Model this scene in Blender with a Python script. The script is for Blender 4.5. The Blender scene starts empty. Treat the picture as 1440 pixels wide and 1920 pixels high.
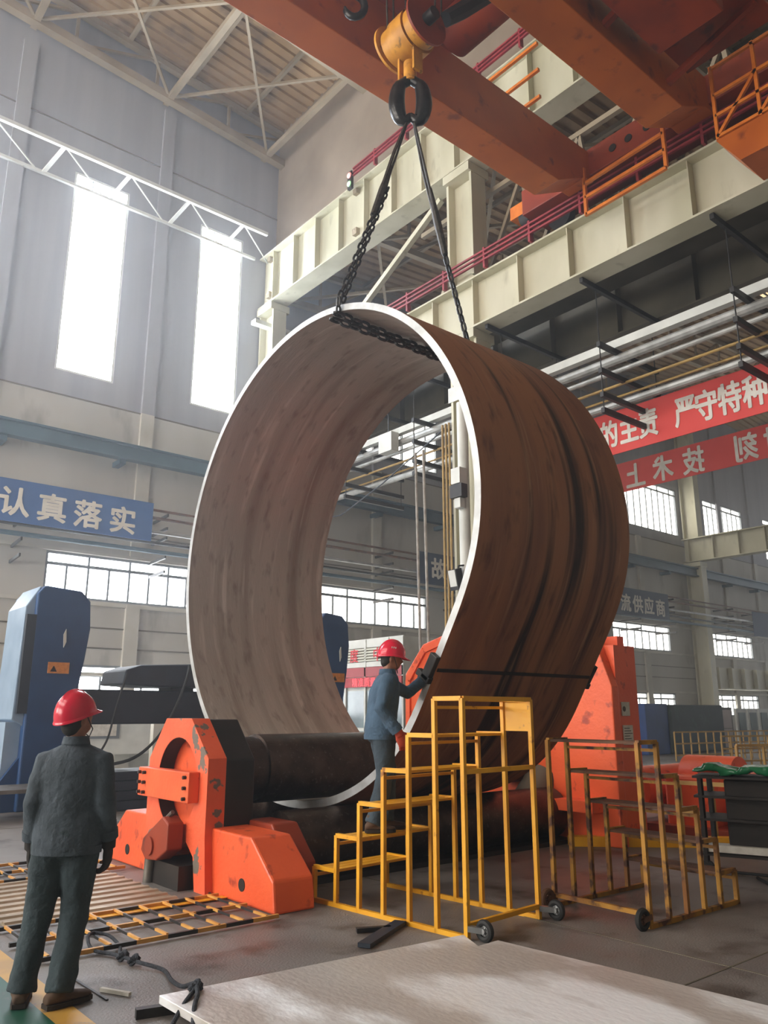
import bpy, bmesh, math, random
from math import sin, cos, pi, radians as rad, atan2, sqrt
from mathutils import Vector as V, Matrix, noise as mn
random.seed(7)
sc = bpy.context.scene
col = sc.collection

# ---------------------------------------------------------------- camera, world, exposure
cam_d = bpy.data.cameras.new('camera'); cam = bpy.data.objects.new('camera', cam_d); col.objects.link(cam)
cam.location = (0, 0, 1.65); cam.rotation_euler = (rad(90 + 14.2), 0, rad(-40))
cam_d.sensor_fit = 'VERTICAL'; cam_d.sensor_height = 36; cam_d.sensor_width = 27
cam_d.lens = 1493.4 / 1920 * 36; cam_d.clip_end = 300
sc.camera = cam
sc.view_settings.view_transform = 'Standard'; sc.view_settings.look = 'None'
sc.view_settings.gamma = 1; sc.view_settings.use_curve_mapping = False
sc.view_settings.exposure = 0.25
sc.cycles.use_denoising = True
sc.cycles.max_bounces = 8; sc.cycles.diffuse_bounces = 5; sc.cycles.glossy_bounces = 3
sc.cycles.sample_clamp_indirect = 6
HAZE = .005
w = bpy.data.worlds.new('sky'); sc.world = w; w.use_nodes = True
w.node_tree.nodes['Background'].inputs[0].default_value = (.80, .90, 1, 1)
w.node_tree.nodes['Background'].inputs[1].default_value = 1.3
vo = w.node_tree.nodes.new('ShaderNodeVolumeScatter'); vo.inputs['Color'].default_value = (.92, .96, 1, 1)
vo.inputs['Density'].default_value = HAZE; vo.inputs['Anisotropy'].default_value = .65      # thin dusty haze in the hall
w.node_tree.links.new(vo.outputs[0], w.node_tree.nodes['World Output'].inputs['Volume'])
PANE_TALL, PANE_LOW, PANE_SIDE, PANE_FAR, SKYL = 20.0, 11.0, 13.0, 2.0, 1.0   # daylight strength in the panes; far wall and main skylight panes are added

# ---------------------------------------------------------------- materials
def lin(c):
    return tuple((x/12.92 if x <= .04045 else ((x+.055)/1.055)**2.4) for x in c)
def hx(h):
    return lin(tuple(int(h[i:i+2], 16)/255 for i in (0, 2, 4))) + (1,)
MATS = {}
def M(name, c, c2=None, rough=.6, metal=0, scale=2.0, lo=.35, hi=.65, c3=None, s3=6, lo3=.55, hi3=.66,
      bump=0, bscale=40, stretch=(1, 1, 1), rvar=0, detail=6):
    m = bpy.data.materials.new(name); m.use_nodes = True; nt = m.node_tree; N = nt.nodes; L = nt.links
    b = N['Principled BSDF']; b.inputs['Roughness'].default_value = rough; b.inputs['Metallic'].default_value = metal
    b.inputs['Base Color'].default_value = hx(c)
    if c2 or c3 or bump:
        tc = N.new('ShaderNodeTexCoord'); mp = N.new('ShaderNodeMapping'); mp.inputs['Scale'].default_value = stretch
        L.new(tc.outputs['Object'], mp.inputs[0])
    def nz(s, l, h, d=detail):
        n = N.new('ShaderNodeTexNoise'); n.inputs['Scale'].default_value = s; n.inputs['Detail'].default_value = d
        L.new(mp.outputs[0], n.inputs['Vector'])
        r = N.new('ShaderNodeMapRange'); r.inputs[1].default_value = l; r.inputs[2].default_value = h
        L.new(n.outputs['Fac'], r.inputs[0]); return r.outputs[0]
    cur = None
    if c2:
        f = nz(scale, lo, hi); mx = N.new('ShaderNodeMix'); mx.data_type = 'RGBA'
        mx.inputs[6].default_value = hx(c); mx.inputs[7].default_value = hx(c2); L.new(f, mx.inputs[0]); cur = mx.outputs[2]
        if rvar:
            a = N.new('ShaderNodeMath'); a.operation = 'MULTIPLY_ADD'; L.new(f, a.inputs[0]); a.inputs[1].default_value = rvar; a.inputs[2].default_value = rough
            L.new(a.outputs[0], b.inputs['Roughness'])
    if c3:
        f = nz(s3, lo3, hi3); mx = N.new('ShaderNodeMix'); mx.data_type = 'RGBA'
        mx.inputs[6].default_value = hx(c)
        if cur: L.new(cur, mx.inputs[6])
        mx.inputs[7].default_value = hx(c3); L.new(f, mx.inputs[0]); cur = mx.outputs[2]
    if cur: L.new(cur, b.inputs['Base Color'])
    if bump:
        f = nz(bscale, .3, .7, 3); bp = N.new('ShaderNodeBump'); bp.inputs['Strength'].default_value = bump; bp.inputs['Distance'].default_value = .02
        L.new(f, bp.inputs['Height']); L.new(bp.outputs[0], b.inputs['Normal'])
    MATS[name] = m; return m
def EM(name, c, s):
    m = bpy.data.materials.new(name); m.use_nodes = True; b = m.node_tree.nodes['Principled BSDF']
    b.inputs['Base Color'].default_value = (.8, .8, .8, 1); b.inputs['Roughness'].default_value = .3
    b.inputs['Emission Color'].default_value = hx(c); b.inputs['Emission Strength'].default_value = s
    MATS[name] = m; return m

m_concrete = M('concrete_floor', '6a6461', '7d7874', .38, 0, 1.2, c3='4a413b', s3=2.3, lo3=.54, hi3=.68, bump=.15, bscale=60, rvar=.25)
m_floor_y = M('floor_yellow_paint', 'c99a3e', 'b08a48', .5, 0, 3, c3='7a7268', s3=9, lo3=.6, hi3=.68)
m_floor_g = M('floor_green_paint', '1d5a48', '27463c', .4, 0, 2, c3='4c504c', s3=9, lo3=.62, hi3=.7)
m_wall = M('wall_panel', 'b9b6ad', 'a9a59b', .8, 0, .35, c3='8d897f', s3=1.1, lo3=.58, hi3=.75, stretch=(1, 1, .35))
m_wall_up = M('upper_wall_sheet', '9a9a9e', '8d8d93', .75, 0, .5, stretch=(3, 1, .15))
m_pil = M('pilaster', 'c2bfb4', 'b0ac9f', .75, 0, 1)
m_clere = M('clerestory', '948574', '7f7060', .75, 0, .5)
m_deck = M('roof_deck', 'b49670', '8f7048', .7, 0, .35, c3='604a37', s3=.9, lo3=.55, hi3=.72)
m_truss = M('truss_paint', 'a3947c', '82735c', .6, 0, .6)
m_girder = M('girder_paint', 'c9c5ae', 'b2ae94', .5, 0, .8, c3='948f76', s3=2.2, lo3=.6, hi3=.78, stretch=(1, 1, .4))
m_girder_d = M('girder_shade_and_joints', '6f695b', '524c40', .6, 0, .7)  # girder colour darkened for shade; also used for joints, seams and frames
m_darksteel = M('dark_steel', '2b2b2d', '3a3836', .5, .5, 5)
m_pipe = M('pipe_grey', 'b4b5b2', '8f8f8b', .4, .3, 3)
m_pipe_y = M('pipe_ochre', 'a98a4c', '8a6f3e', .5, .1, 3)
m_bluebeam = M('blue_beam', '42606f', '34505f', .5, 0, 1)
m_crane = M('crane_orange', 'bd6016', 'a8500c', .45, 0, .9, c3='7c320a', s3=3, lo3=.6, hi3=.74)
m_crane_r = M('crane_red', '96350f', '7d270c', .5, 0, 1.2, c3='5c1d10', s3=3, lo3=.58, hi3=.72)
m_rail_o = M('handrail_orange', 'e07f2a', 'c96a1e', .45, 0, 4)
m_red = M('conductor_red', '9c2f38', '7c2630', .5, 0, 2)
m_orange = M('machine_orange', 'ef6638', 'e2562a', .4, 0, 1.6, c3='a8381f', s3=5, lo3=.62, hi3=.72, bump=.08, bscale=25)
m_orange_w = M('machine_orange_chipped', 'ee6640', 'e35a34', .45, 0, 2, c3='6f655c', s3=3.2, lo3=.6, hi3=.615, bump=.1, bscale=20)
m_black = M('black_painted_steel', '1d1a19', '2b2422', .45, .2, 3)
m_roll = M('roll_steel', '54443c', '3b2f2a', .36, .75, 5, bump=.1, bscale=80, c3='76685f', s3=25, lo3=.6, hi3=.8)
m_grey = M('bare_steel', '8b8782', '6f6a64', .4, .6, 4)
m_yellow = M('yellow_paint', 'eeb024', 'dd9a18', .42, 0, 3, c3='9a5d16', s3=9, lo3=.66, hi3=.74)
m_yellow_o = M('rusty_yellow_paint', 'bd8a2a', '8d5a26', .6, 0, 3, c3='523020', s3=8, lo3=.5, hi3=.62)
m_tread_o = M('rusty_tread', '6f4a30', '4c3224', .7, 0, 4)
m_stripe_b = M('black_stripe', '191817', '2a2725', .5, 0, 6)
m_stripe_y = M('yellow_stripe', 'd9a352', 'bd8439', .5, 0, 6)
m_cover = M('cover_plate', 'b3a189', '97866f', .45, .3, 2.5, c3='c9b9a2', s3=6, lo3=.6, hi3=.75)
m_plate = M('milled_plate', 'cdc8c2', 'b0a59c', .36, .35, .8, c3='f6f8f9', s3=1.7, lo3=.43, hi3=.56, bump=.12, bscale=30, rvar=.2, stretch=(1, .5, 1))  # white patches paint window reflections into the flaky plate colour
m_rope = M('rope_grey', '3b4048', '26292f', .9, 0, 30, bump=.5, bscale=120)
m_cable = M('cable_black', '1c1e20', None, .6)
m_hose = M('hose_white', 'a8a19a', '7c746c', .6, 0, 6)
m_chain = M('chain_steel', '3c3a38', '1f1d1c', .4, .7, 8)
m_wire = M('wire_rope', '4a443c', '2d2823', .5, .4, 20)
m_hook = M('hook_steel', '3a3837', '1c1b1b', .28, .7, 4)
m_hook_y = M('hook_block_yellow', 'd99a34', 'b97c22', .45, 0, 4, c3='4a3115', s3=5, lo3=.6, hi3=.7)
m_press = M('press_blue', '1f4675', '183a66', .42, 0, 1.5)
m_press_d = M('press_dark', '232d3b', '1a212c', .5, 0, 2)
m_press_l = M('press_light', '8ea3b8', '7b91a8', .4, 0, 2)
m_lbl = M('label_orange', 'd98a3a', 'c47a30', .5, 0, 20)
m_ban_b = M('banner_blue', '245a9c', '1f4f8d', .7, 0, .6)
m_ban_bd = M('banner_navy', '1d3558', '182c4a', .7, 0, .6)
m_ban_r = M('banner_red', 'dc4a44', 'd2403b', .7, 0, .7)
m_txt = M('lettering_white', 'e2dfd6', 'cfccc2', .7, 0, 3)
m_txt_r = M('lettering_red', 'c8202c', None, .5)
m_white = M('white_frame', 'd6d8d2', 'c4c6c0', .5, 0, 2)
m_pink = M('pale_panel', 'bfb0aa', 'b0a19b', .6, 0, 1)
m_cont = M('container_blue', '1c4a9a', '18407f', .5, 0, 1)
m_contd = M('container_dark', '1a2a30', '24343a', .6, 0, 1.2, c3='2f5148', s3=2, lo3=.55, hi3=.7)
m_glass = M('dark_glass', '6f7d82', '8fa0a3', .15, 0, .8)
m_ochre = M('fence_ochre', 'd0a963', 'b98f4a', .5, 0, 3)
m_green = M('green_sheet', '1c7a4c', '135c39', .25, 0, 3)
m_cart = M('cart_black', '1a1716', '29211c', .6, .1, 4)
m_cyl = M('cylinder_brown', '3a2f28', '2a221d', .5, .2, 3)
m_skin = M('skin', '9c6a50', '8a5a44', .55, 0, 8)
m_hair = M('hair_black', '17130f', None, .7)
m_cloth = M('workwear_dark', '475059', '394249', .9, 0, 6, bump=.25, bscale=35)
m_cloth_t = M('workwear_trousers', '38454a', '2d383d', .9, 0, 6, bump=.3, bscale=30)
m_cloth2 = M('workwear_blue', '486178', '3b5165', .9, 0, 5, bump=.25, bscale=35)
m_cloth2t = M('workwear_blue_trousers', '3d4c57', '303c46', .9, 0, 5, bump=.3, bscale=30)
m_helmet = M('helmet_red', 'd3213c', None, .22)
m_glove_d = M('glove_dark', '26211f', '332c28', .9, 0, 12)
m_glove_r = M('glove_red', 'b5432c', '99351f', .85, 0, 12)
m_boot = M('boot_brown', '5a4330', '463324', .8, 0, 9)
m_sole = M('boot_sole', '2e251d', None, .9)
m_paper = M('paper_white', 'd8d4ca', 'c2bdb2', .8, 0, 9)
m_ink = M('paper_ink', '5b5650', None, .8)
m_rubber = M('rubber', '1c1c1d', '272727', .7, 0, 6)
m_gal = M('wheel_metal', 'a6a8a8', '8c8e8e', .35, .6, 6)
m_louver = M('louver', 'd3d5c8', None, .5)
m_fascia = M('fascia_red', 'a8484c', '96393f', .5, 0, 1)
m_led = EM('led_red', 'ff3040', .7); m_led.node_tree.nodes['Principled BSDF'].inputs['Base Color'].default_value = (.6, .02, .03, 1)
m_ledd = M('led_board', 'b01522', '8f0f1b', .5, 0, 4)
m_sig_r = EM('signal_red', 'ff2414', 1.2)
m_sig_g = EM('signal_green', '30d050', .8)
m_pane_t = EM('pane_tall', 'eaf3ff', PANE_TALL)
m_pane_l = EM('pane_low', 'f3f6fb', PANE_LOW)
m_pane_r = EM('pane_side_bay', 'fdf8ee', 5.0)
m_pane_s = EM('pane_side', 'fdf8f0', PANE_SIDE)
m_pane_f = EM('pane_far_added', 'eef5ff', PANE_FAR)
m_sky = EM('skylight_warm', 'ffd79a', 1.2)
m_sky_m = EM('skylight_main_added', 'fff6e6', SKYL)
m_mull = M('mullion_grey', '6f757a', None, .5)

def ring_mat(name, cols, inner):
    m = bpy.data.materials.new(name); m.use_nodes = True; nt = m.node_tree; N = nt.nodes; L = nt.links
    b = N['Principled BSDF']; b.inputs['Roughness'].default_value = .46 if inner else .55; b.inputs['Metallic'].default_value = .35 if inner else .15
    tc = N.new('ShaderNodeTexCoord'); sp = N.new('ShaderNodeSeparateXYZ'); L.new(tc.outputs['Object'], sp.inputs[0])
    def cmb(sx, sa, off=0):
        c = N.new('ShaderNodeCombineXYZ')
        for k, (src, s) in enumerate(((sp.outputs[0], sx), (sp.outputs[1], sa/3), (sp.outputs[2], sa/3))):
            mu = N.new('ShaderNodeMath'); mu.operation = 'MULTIPLY'; L.new(src, mu.inputs[0]); mu.inputs[1].default_value = s; L.new(mu.outputs[0], c.inputs[k])
        ad = N.new('ShaderNodeVectorMath'); L.new(c.outputs[0], ad.inputs[0]); ad.inputs[1].default_value = (off, off, off); return ad.outputs[0]
    def nz(vec, s, l, h, d=5):
        n = N.new('ShaderNodeTexNoise'); n.inputs['Scale'].default_value = s; n.inputs['Detail'].default_value = d; L.new(vec, n.inputs['Vector'])
        r = N.new('ShaderNodeMapRange'); r.inputs[1].default_value = l; r.inputs[2].default_value = h; L.new(n.outputs['Fac'], r.inputs[0]); return r.outputs[0]
    def mix(a, bcol, f):
        mx = N.new('ShaderNodeMix'); mx.data_type = 'RGBA'; mx.inputs[7].default_value = hx(bcol); L.new(f, mx.inputs[0])
        if isinstance(a, str): mx.inputs[6].default_value = hx(a)
        else: L.new(a, mx.inputs[6])
        return mx.outputs[2]
    c = mix(cols[0], cols[1], nz(cmb(1.7, .5), 1.4, *((.42, .58) if not inner else (.3, .7))))
    c = mix(c, cols[2], nz(cmb(2.6, .3, 3), 1.2, *((.49, .58, 3) if not inner else (.5, .68, 3))))
    c = mix(c, cols[3], nz(cmb(6, 1.2, 7), 1.5, .58, .75))
    c = mix(c, cols[4], nz(cmb(9, 9, 2), .9, .56, .8, 8))
    L.new(c, b.inputs['Base Color'])
    bp = N.new('ShaderNodeBump'); bp.inputs['Strength'].default_value = .12; bp.inputs['Distance'].default_value = .02
    L.new(nz(cmb(30, 12), 2, .3, .7), bp.inputs['Height']); L.new(bp.outputs[0], b.inputs['Normal'])
    return m
m_ring_o = ring_mat('rolled_plate_outside', ('865742', '9f6b4b', '2c1b18', 'b08362', '57342a'), False)
m_ring_i = ring_mat('rolled_plate_inside', ('a39a90', 'b3aba1', '8c8074', 'c9c2b8', '7a6e64'), True)
m_rim = M('cut_edge_bright', 'c9ccce', 'aeb0b0', .4, .3, 5)

# ---------------------------------------------------------------- mesh builder
class MB:
    def __init__(s): s.v = []; s.f = []
    def add(s, vs, fs):
        o = len(s.v); s.v += [tuple(v) for v in vs]; s.f += [tuple(i + o for i in f) for f in fs]; return s
    def obox(s, c, ax, ay, az):
        c, ax, ay, az = V(c), V(ax), V(ay), V(az)
        vs = [c + i*ax + j*ay + k*az for i in (-1, 1) for j in (-1, 1) for k in (-1, 1)]
        return s.add(vs, [(0, 1, 3, 2), (4, 6, 7, 5), (0, 4, 5, 1), (2, 3, 7, 6), (0, 2, 6, 4), (1, 5, 7, 3)])
    def box(s, x0, x1, y0, y1, z0, z1):
        return s.obox(((x0+x1)/2, (y0+y1)/2, (z0+z1)/2), ((x1-x0)/2, 0, 0), (0, (y1-y0)/2, 0), (0, 0, (z1-z0)/2))
    def bar(s, a, b, w, h=None, up=(0, 0, 1)):
        h = h or w; a, b = V(a), V(b); d = (b - a)
        if d.length < 1e-6: return s
        d.normalize(); up = V(up)
        if abs(d.dot(up)) > .98: up = V((1, 0, 0)) if abs(d.x) < .9 else V((0, 1, 0))
        r = d.cross(up).normalized(); u = r.cross(d)
        return s.obox((a+b)/2, r*w/2, (b-a)/2, u*h/2)
    def tube(s, pts, r, n=8, cap=True, closed=False):
        pts = [V(p) for p in pts]; k = len(pts); rs = r if isinstance(r, (list, tuple)) else [r]*k
        up = None; vs = []
        for i, p in enumerate(pts):
            if closed: d = pts[(i+1) % k] - pts[i-1]
            else: d = pts[min(i+1, k-1)] - pts[max(i-1, 0)]
            d.normalize()
            if up is None:
                up = V((0, 0, 1)) if abs(d.z) < .9 else V((1, 0, 0))
            u = (up - d*up.dot(d)); u.normalize(); up = u; q = d.cross(u)
            vs += [p + rs[i]*(cos(2*pi*j/n)*u + sin(2*pi*j/n)*q) for j in range(n)]
        fs = []
        for i in range(k if closed else k-1):
            for j in range(n):
                a = i*n+j; b = i*n+(j+1) % n; c = ((i+1) % k)*n
                fs.append((a, b, c+(j+1) % n, c+j))
        if cap and not closed: fs += [tuple(range(n))[::-1], tuple((k-1)*n+j for j in range(n))]
        return s.add(vs, fs)
    def cyl(s, a, b, r, r2=None, n=24): return s.tube([a, b], [r, r if r2 is None else r2], n)
    def prism(s, poly, w, holes=None):
        poly = [V(p) for p in poly]; w = V(w); n = len(poly)
        return s.add(poly + [p + w for p in poly], [tuple(range(n))[::-1], tuple(range(n, 2*n))] + [(i, (i+1) % n, n+(i+1) % n, n+i) for i in range(n)])
    def loft(s, rings):
        n = len(rings[0]); vs = [V(p) for r in rings for p in r]; fs = []
        for i in range(len(rings)-1):
            for j in range(n): fs.append((i*n+j, i*n+(j+1) % n, (i+1)*n+(j+1) % n, (i+1)*n+j))
        fs += [tuple(range(n))[::-1], tuple((len(rings)-1)*n+j for j in range(n))]
        return s.add(vs, fs)
    def ell(s, c, ax, ay, az, n=16, m=10):
        c, ax, ay, az = V(c), V(ax), V(ay), V(az)
        rings = []
        for i in range(m+1):
            t = -pi/2 + pi*max(.02, min(.98, i/m)); rings.append([c + sin(t)*az + cos(t)*(cos(2*pi*j/n)*ax + sin(2*pi*j/n)*ay) for j in range(n)])
        return s.loft(rings)
    def ibeam(s, a, b, h, bf, tf=.03, tw=.015, up=(0, 0, 1)):
        a, b = V(a), V(b); u = V(up); s.bar(a, b, tw, h, up)
        for q in (1, -1): s.bar(a + u*q*(h/2-tf/2), b + u*q*(h/2-tf/2), bf, tf, up)
        return s
    def link(s, c, d, side, L=.15, W=.085, r=.016):
        c, d, side = V(c), V(d).normalized(), V(side).normalized(); pts = []
        hl, hw = L/2 - r, W/2 - r; st = hl - hw
        for i in range(5): t = -pi/2 + pi*i/4; pts.append(c + d*(st + hw*cos(t)) + side*hw*sin(t))
        for i in range(5): t = pi/2 + pi*i/4; pts.append(c + d*(-st + hw*cos(t)) + side*hw*sin(t))
        return s.tube(pts, r, 6, closed=True)
    def chain(s, pts, L=.15, W=.085, r=.016):
        pts = [V(p) for p in pts]; pitch = L - 2*r; k = 0; carry = 0
        for a, b in zip(pts, pts[1:]):
            d = b - a; n = d.length; d.normalize(); t = carry
            u = d.orthogonal().normalized(); q = d.cross(u)
            while t < n:
                s.link(a + d*t, d, (u+q) if k % 2 else (u-q), L, W, r); k += 1; t += pitch
            carry = t - n
        return s
    def xform(s, mat, start=0):
        for i in range(start, len(s.v)): s.v[i] = tuple(mat @ V(s.v[i]))
        return s
    def build(s, name, mat, parent=None, smooth=False, bevel=0, loc=None, label=None, sharp=35):
        off = V((0, 0, 0))
        if parent is not None: off = V(parent['_o'])
        elif loc is not None: off = V(loc)
        me = bpy.data.meshes.new(name); me.from_pydata([V(v) - off for v in s.v], [], s.f)
        bm = bmesh.new(); bm.from_mesh(me)
        bmesh.ops.recalc_face_normals(bm, faces=bm.faces); bm.to_mesh(me); bm.free()
        o = bpy.data.objects.new(name, me); col.objects.link(o)
        for m in (mat if isinstance(mat, (list, tuple)) else [mat]): me.materials.append(m)
        if smooth:
            me.polygons.foreach_set('use_smooth', [True]*len(me.polygons)); me.set_sharp_from_angle(angle=rad(sharp))
        if bevel:
            bv = o.modifiers.new('bevel', 'BEVEL'); bv.width = bevel; bv.segments = 2; bv.limit_method = 'ANGLE'
        o['_o'] = tuple(off)
        if parent is not None: o.parent = parent
        else: o.location = off
        if label: o['label'] = label
        return o
def tag(o, label, cat, group=None):
    o['label'] = label; o['category'] = cat
    if group: o['group'] = group
    return o
def thing(name, label, cat, loc=(0, 0, 0), group=None):
    o = bpy.data.objects.new(name, None); col.objects.link(o); o.location = loc; o['_o'] = tuple(loc); o.empty_display_size = .2
    return tag(o, label, cat, group)
def struct(o): o['kind'] = 'structure'; return o
def copy_tree(o, parent=None):
    c = o.copy(); col.objects.link(c)
    if parent is not None: c.parent = parent
    for ch in list(o.children): copy_tree(ch, c)
    return c
def text(s, size, org, u, v, mat, parent, name='lettering', offset=.012, extrude=.004, mirror=False, space=1.0, xs_=1.0):
    cu = bpy.data.curves.new('t', 'FONT'); cu.body = s; cu.size = 1; cu.align_x = 'CENTER'; cu.align_y = 'CENTER'
    cu.extrude = extrude/size; cu.space_character = space; cu.resolution_u = 3
    t = bpy.data.objects.new('t', cu); col.objects.link(t)
    dg = bpy.context.evaluated_depsgraph_get(); me = bpy.data.meshes.new_from_object(t.evaluated_get(dg)); bpy.data.objects.remove(t)
    xs = [q.co.x for q in me.vertices]; ys = [q.co.y for q in me.vertices]; cx = (min(xs)+max(xs))/2; cy = (min(ys)+max(ys))/2
    if offset:
        vs = [q.co.copy() for q in me.vertices]; fs = [tuple(p.vertices) for p in me.polygons]; nv = len(vs); d = offset; A_, B_ = [], []
        for i, (a_, b_) in enumerate(((0, 0), (d, 0), (-d, 0), (0, d), (0, -d), (d*.7, d*.7), (-d*.7, -d*.7), (d*.7, -d*.7), (-d*.7, d*.7))):
            A_ += [v_ + V((a_/xs_, b_, .0002*i)) for v_ in vs]; B_ += [tuple(k + nv*i for k in f) for f in fs]
        me.clear_geometry(); me.from_pydata(A_, [], B_)
    u, v = V(u).normalized(), V(v).normalized(); n = u.cross(v); org = V(org); off = V(parent['_o']); k = -1 if mirror else 1
    for q in me.vertices: q.co = org - off + size*(k*xs_*(q.co.x-cx)*u + (q.co.y-cy)*v + q.co.z*n)
    if mirror: me.flip_normals()
    me.materials.clear(); me.materials.append(mat); me.name = name
    o = bpy.data.objects.new(name, me); col.objects.link(o); o.parent = parent; o['_o'] = parent['_o']; return o
def remesh(mb, name, mat, parent, voxel=.012, smooth=4, wr=0, wscale=9, stretch=(1, 1, 1)):
    o = mb.build(name, mat, parent)
    r = o.modifiers.new('r', 'REMESH'); r.mode = 'VOXEL'; r.voxel_size = voxel
    s = o.modifiers.new('s', 'SMOOTH'); s.iterations = smooth; s.factor = .5
    dg = bpy.context.evaluated_depsgraph_get(); me = bpy.data.meshes.new_from_object(o.evaluated_get(dg)); o.modifiers.clear()
    if wr:
        nn = [tuple(q.normal) for q in me.vertices]
        for q, n in zip(me.vertices, nn):
            p = V((q.co.x*wscale*stretch[0], q.co.y*wscale*stretch[1], q.co.z*wscale*stretch[2]))
            d = mn.noise(p) + .5*mn.noise(p*2.1); q.co += V(n)*wr*d
    o.data = me; me.materials.clear(); me.materials.append(mat)
    me.polygons.foreach_set('use_smooth', [True]*len(me.polygons)); return o
def holes_wall(mb, u0, u1, z0, z1, holes, f, top=None):
    us = sorted({u0, u1} | {h[0] for h in holes} | {h[1] for h in holes}); zs = sorted({z0, z1} | {h[2] for h in holes} | {h[3] for h in holes})
    for a, b in zip(us, us[1:]):
        run = None
        for c, d in list(zip(zs, zs[1:])) + [(z1, z1)]:
            hole = c == d or any(h[0] <= a+1e-6 and b <= h[1]+1e-6 and h[2] <= c+1e-6 and d <= h[3]+1e-6 for h in holes)
            if hole:
                if run: f(mb, a, b, run[0], run[1]); run = None
            else: run = (run[0] if run else c, d)

# ================================================================ SETTING
YG = 24.0
struct(MB().box(-14, 62, -12, YG+.3, -.3, 0).build('floor', m_concrete))
struct(MB().box(1.78, 1.95, -12, 20, .0, .004).build('trim_1', m_floor_y))
struct(MB().box(.2, 1.78, -12, 20, .0, .004).build('trim_2', m_floor_g))
# expansion joints of the floor
j = MB()
for y in (3.05, 7.02, 13.2): j.box(4.3 if y < 12 else 2, 40, y-.006, y+.006, 0, .003)
for x in (5.6, 12.5): j.box(x-.006, x+.006, -10, 24, 0, .003)
struct(j.build('trim_3', m_girder_d))

# gable wall with windows
tall = [(-2.3, -.45), (2.25, 4.1), (6.83, 8.69), (11.39, 13.15)]  # first two unseen, added to the row to give light
lowr = [(1.0, 5.6), (7.18, 13.0), (17.0, 22.45), (26.5, 32), (35.5, 41), (44.9, 50.6), (53, 58.5)]
holes = [(a, b, 12.0, 19.05) for a, b in tall] + [(a, b, 4.95, 6.32) for a, b in lowr] + [(a, b, 1.5, 3.05 if a < 20 else 2.72) for a, b in lowr[1:]] + [(a, b, 11.75, 14.6) for a, b in ((17.2, 23.2), (27, 32.5), (37.2, 42.9), (46, 51), (54, 59))]
mb = MB(); holes_wall(mb, -14, 62, 0, 11.2, [h for h in holes if h[3] < 11], lambda m, a, b, c, d: m.box(a, b, YG, YG+.3, c, d))
struct(mb.build('wall_gable', m_wall))
mb = MB(); holes_wall(mb, -14, 62, 11.2, 26, [h for h in holes if h[3] > 11], lambda m, a, b, c, d: m.box(a, b, YG, YG+.3, c, d))
struct(mb.build('wall_gable_upper', m_wall_up))
wn = 0
def window(a, b, c, d, kind, y=YG):
    global wn
    wn += 1
    fr = MB(); t = .07
    fr.box(a, b, y+.02, y+.14, c, c+t).box(a, b, y+.02, y+.14, d-t, d).box(a, a+t, y+.02, y+.14, c+t, d-t).box(b-t, b, y+.02, y+.14, c+t, d-t)
    o = struct(fr.build('window_%d' % wn, m_mull if kind != 'tall' else m_white, loc=((a+b)/2, y, c)))
    mu = MB()
    if kind == 'tall':
        mu.box(a+t, b-t, y+.04, y+.12, d-.62, d-.5)
        for k in range(1, 3): x = a + (b-a)*k/3; mu.box(x-.015, x+.015, y+.04, y+.12, d-.5, d-t)
    else:
        n = max(3, round((b-a)/.66)); tr = d - (.36 if kind == 'band' else .3)
        mu.box(a+t, b-t, y+.03, y+.13, tr-.045, tr+.045)
        for k in range(1, n):
            x = a + (b-a)*k/n; mu.box(x-.03, x+.03, y+.05, y+.11, c+t, tr-.045)
            if k % 2 == 0: mu.box(x-.03, x+.03, y+.05, y+.11, tr+.045, d-t)
    mu.build('mullion', m_mull, o)
    MB().box(a+.02, b-.02, y+.16, y+.18, c+.02, d-.02).build('window_pane', m_pane_t if kind == 'tall' else (m_pane_l if a < 16 else m_pane_r), o)
for h in holes: window(*h, 'tall' if h[3] > 15 else ('band' if h[2] > 3 else 'low'))
# pilasters and panel seams
mb = MB()
for x in (-9, -3.4, 1.0, 5.0, 9.9, 14.6, 19.7, 24.6, 29.2, 34.2, 38.4, 47.8, 52): mb.box(x-.22, x+.22, YG-.12, YG, 0, 4.9).box(x-.22, x+.22, YG-.12, YG, 6.4, 11.2)
struct(mb.build('trim_4', m_pil))
mb = MB()
for x in (-9, -3.4, 1.0, 5.0, 9.9, 19.7, 24.6, 29.2, 34.2, 47.8, 52): mb.box(x-.22, x+.22, YG-.12, YG, 11.2, 23)
struct(mb.build('trim_7', m_wall_up))
mb = MB()
for z in (3.55, 4.15, 7.1, 11.2, 20.6): mb.box(-14, 62, YG-.03, YG, z-.02, z+.02)
struct(mb.build('trim_5', m_girder_d))
mb = MB()
for z in (2.78, 4.85, 6.38): mb.box(-14, 62, YG-.1, YG, z-.05, z+.05)
struct(mb.build('trim_6', m_pil))

# side, back and far walls
sw = [(y, y+5.2, z0, z1) for y in (4, 11, 17.5) for z0, z1 in ((2.0, 6.5), (10.5, 14.5), (17, 20.5))]
mb = MB(); holes_wall(mb, -12, YG, 0, 27, sw, lambda m, a, b, c, d: m.box(-14.3, -14, a, b, c, d)); struct(mb.build('wall_left', m_wall))
for a, b, c, d in sw:
    wn += 1
    o = struct(MB().box(-14.15, -14.05, a, b, c, c+.08).box(-14.15, -14.05, a, b, d-.08, d).build('window_%d' % wn, m_mull, loc=(-14, a, c)))
    MB().box(-14.2, -14.18, a, b, c, d).build('window_pane', m_pane_s, o)
struct(MB().box(-14, 62, -12.3, -12, 0, 27).build('wall_back', m_wall))
sw = [(y, y+5.2, z0, z1) for y in (-10, -3, 4, 11, 17.5) for z0, z1 in ((2.0, 6.5), (11, 14.5))]  # unseen windows, added to brighten the side bay
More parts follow.
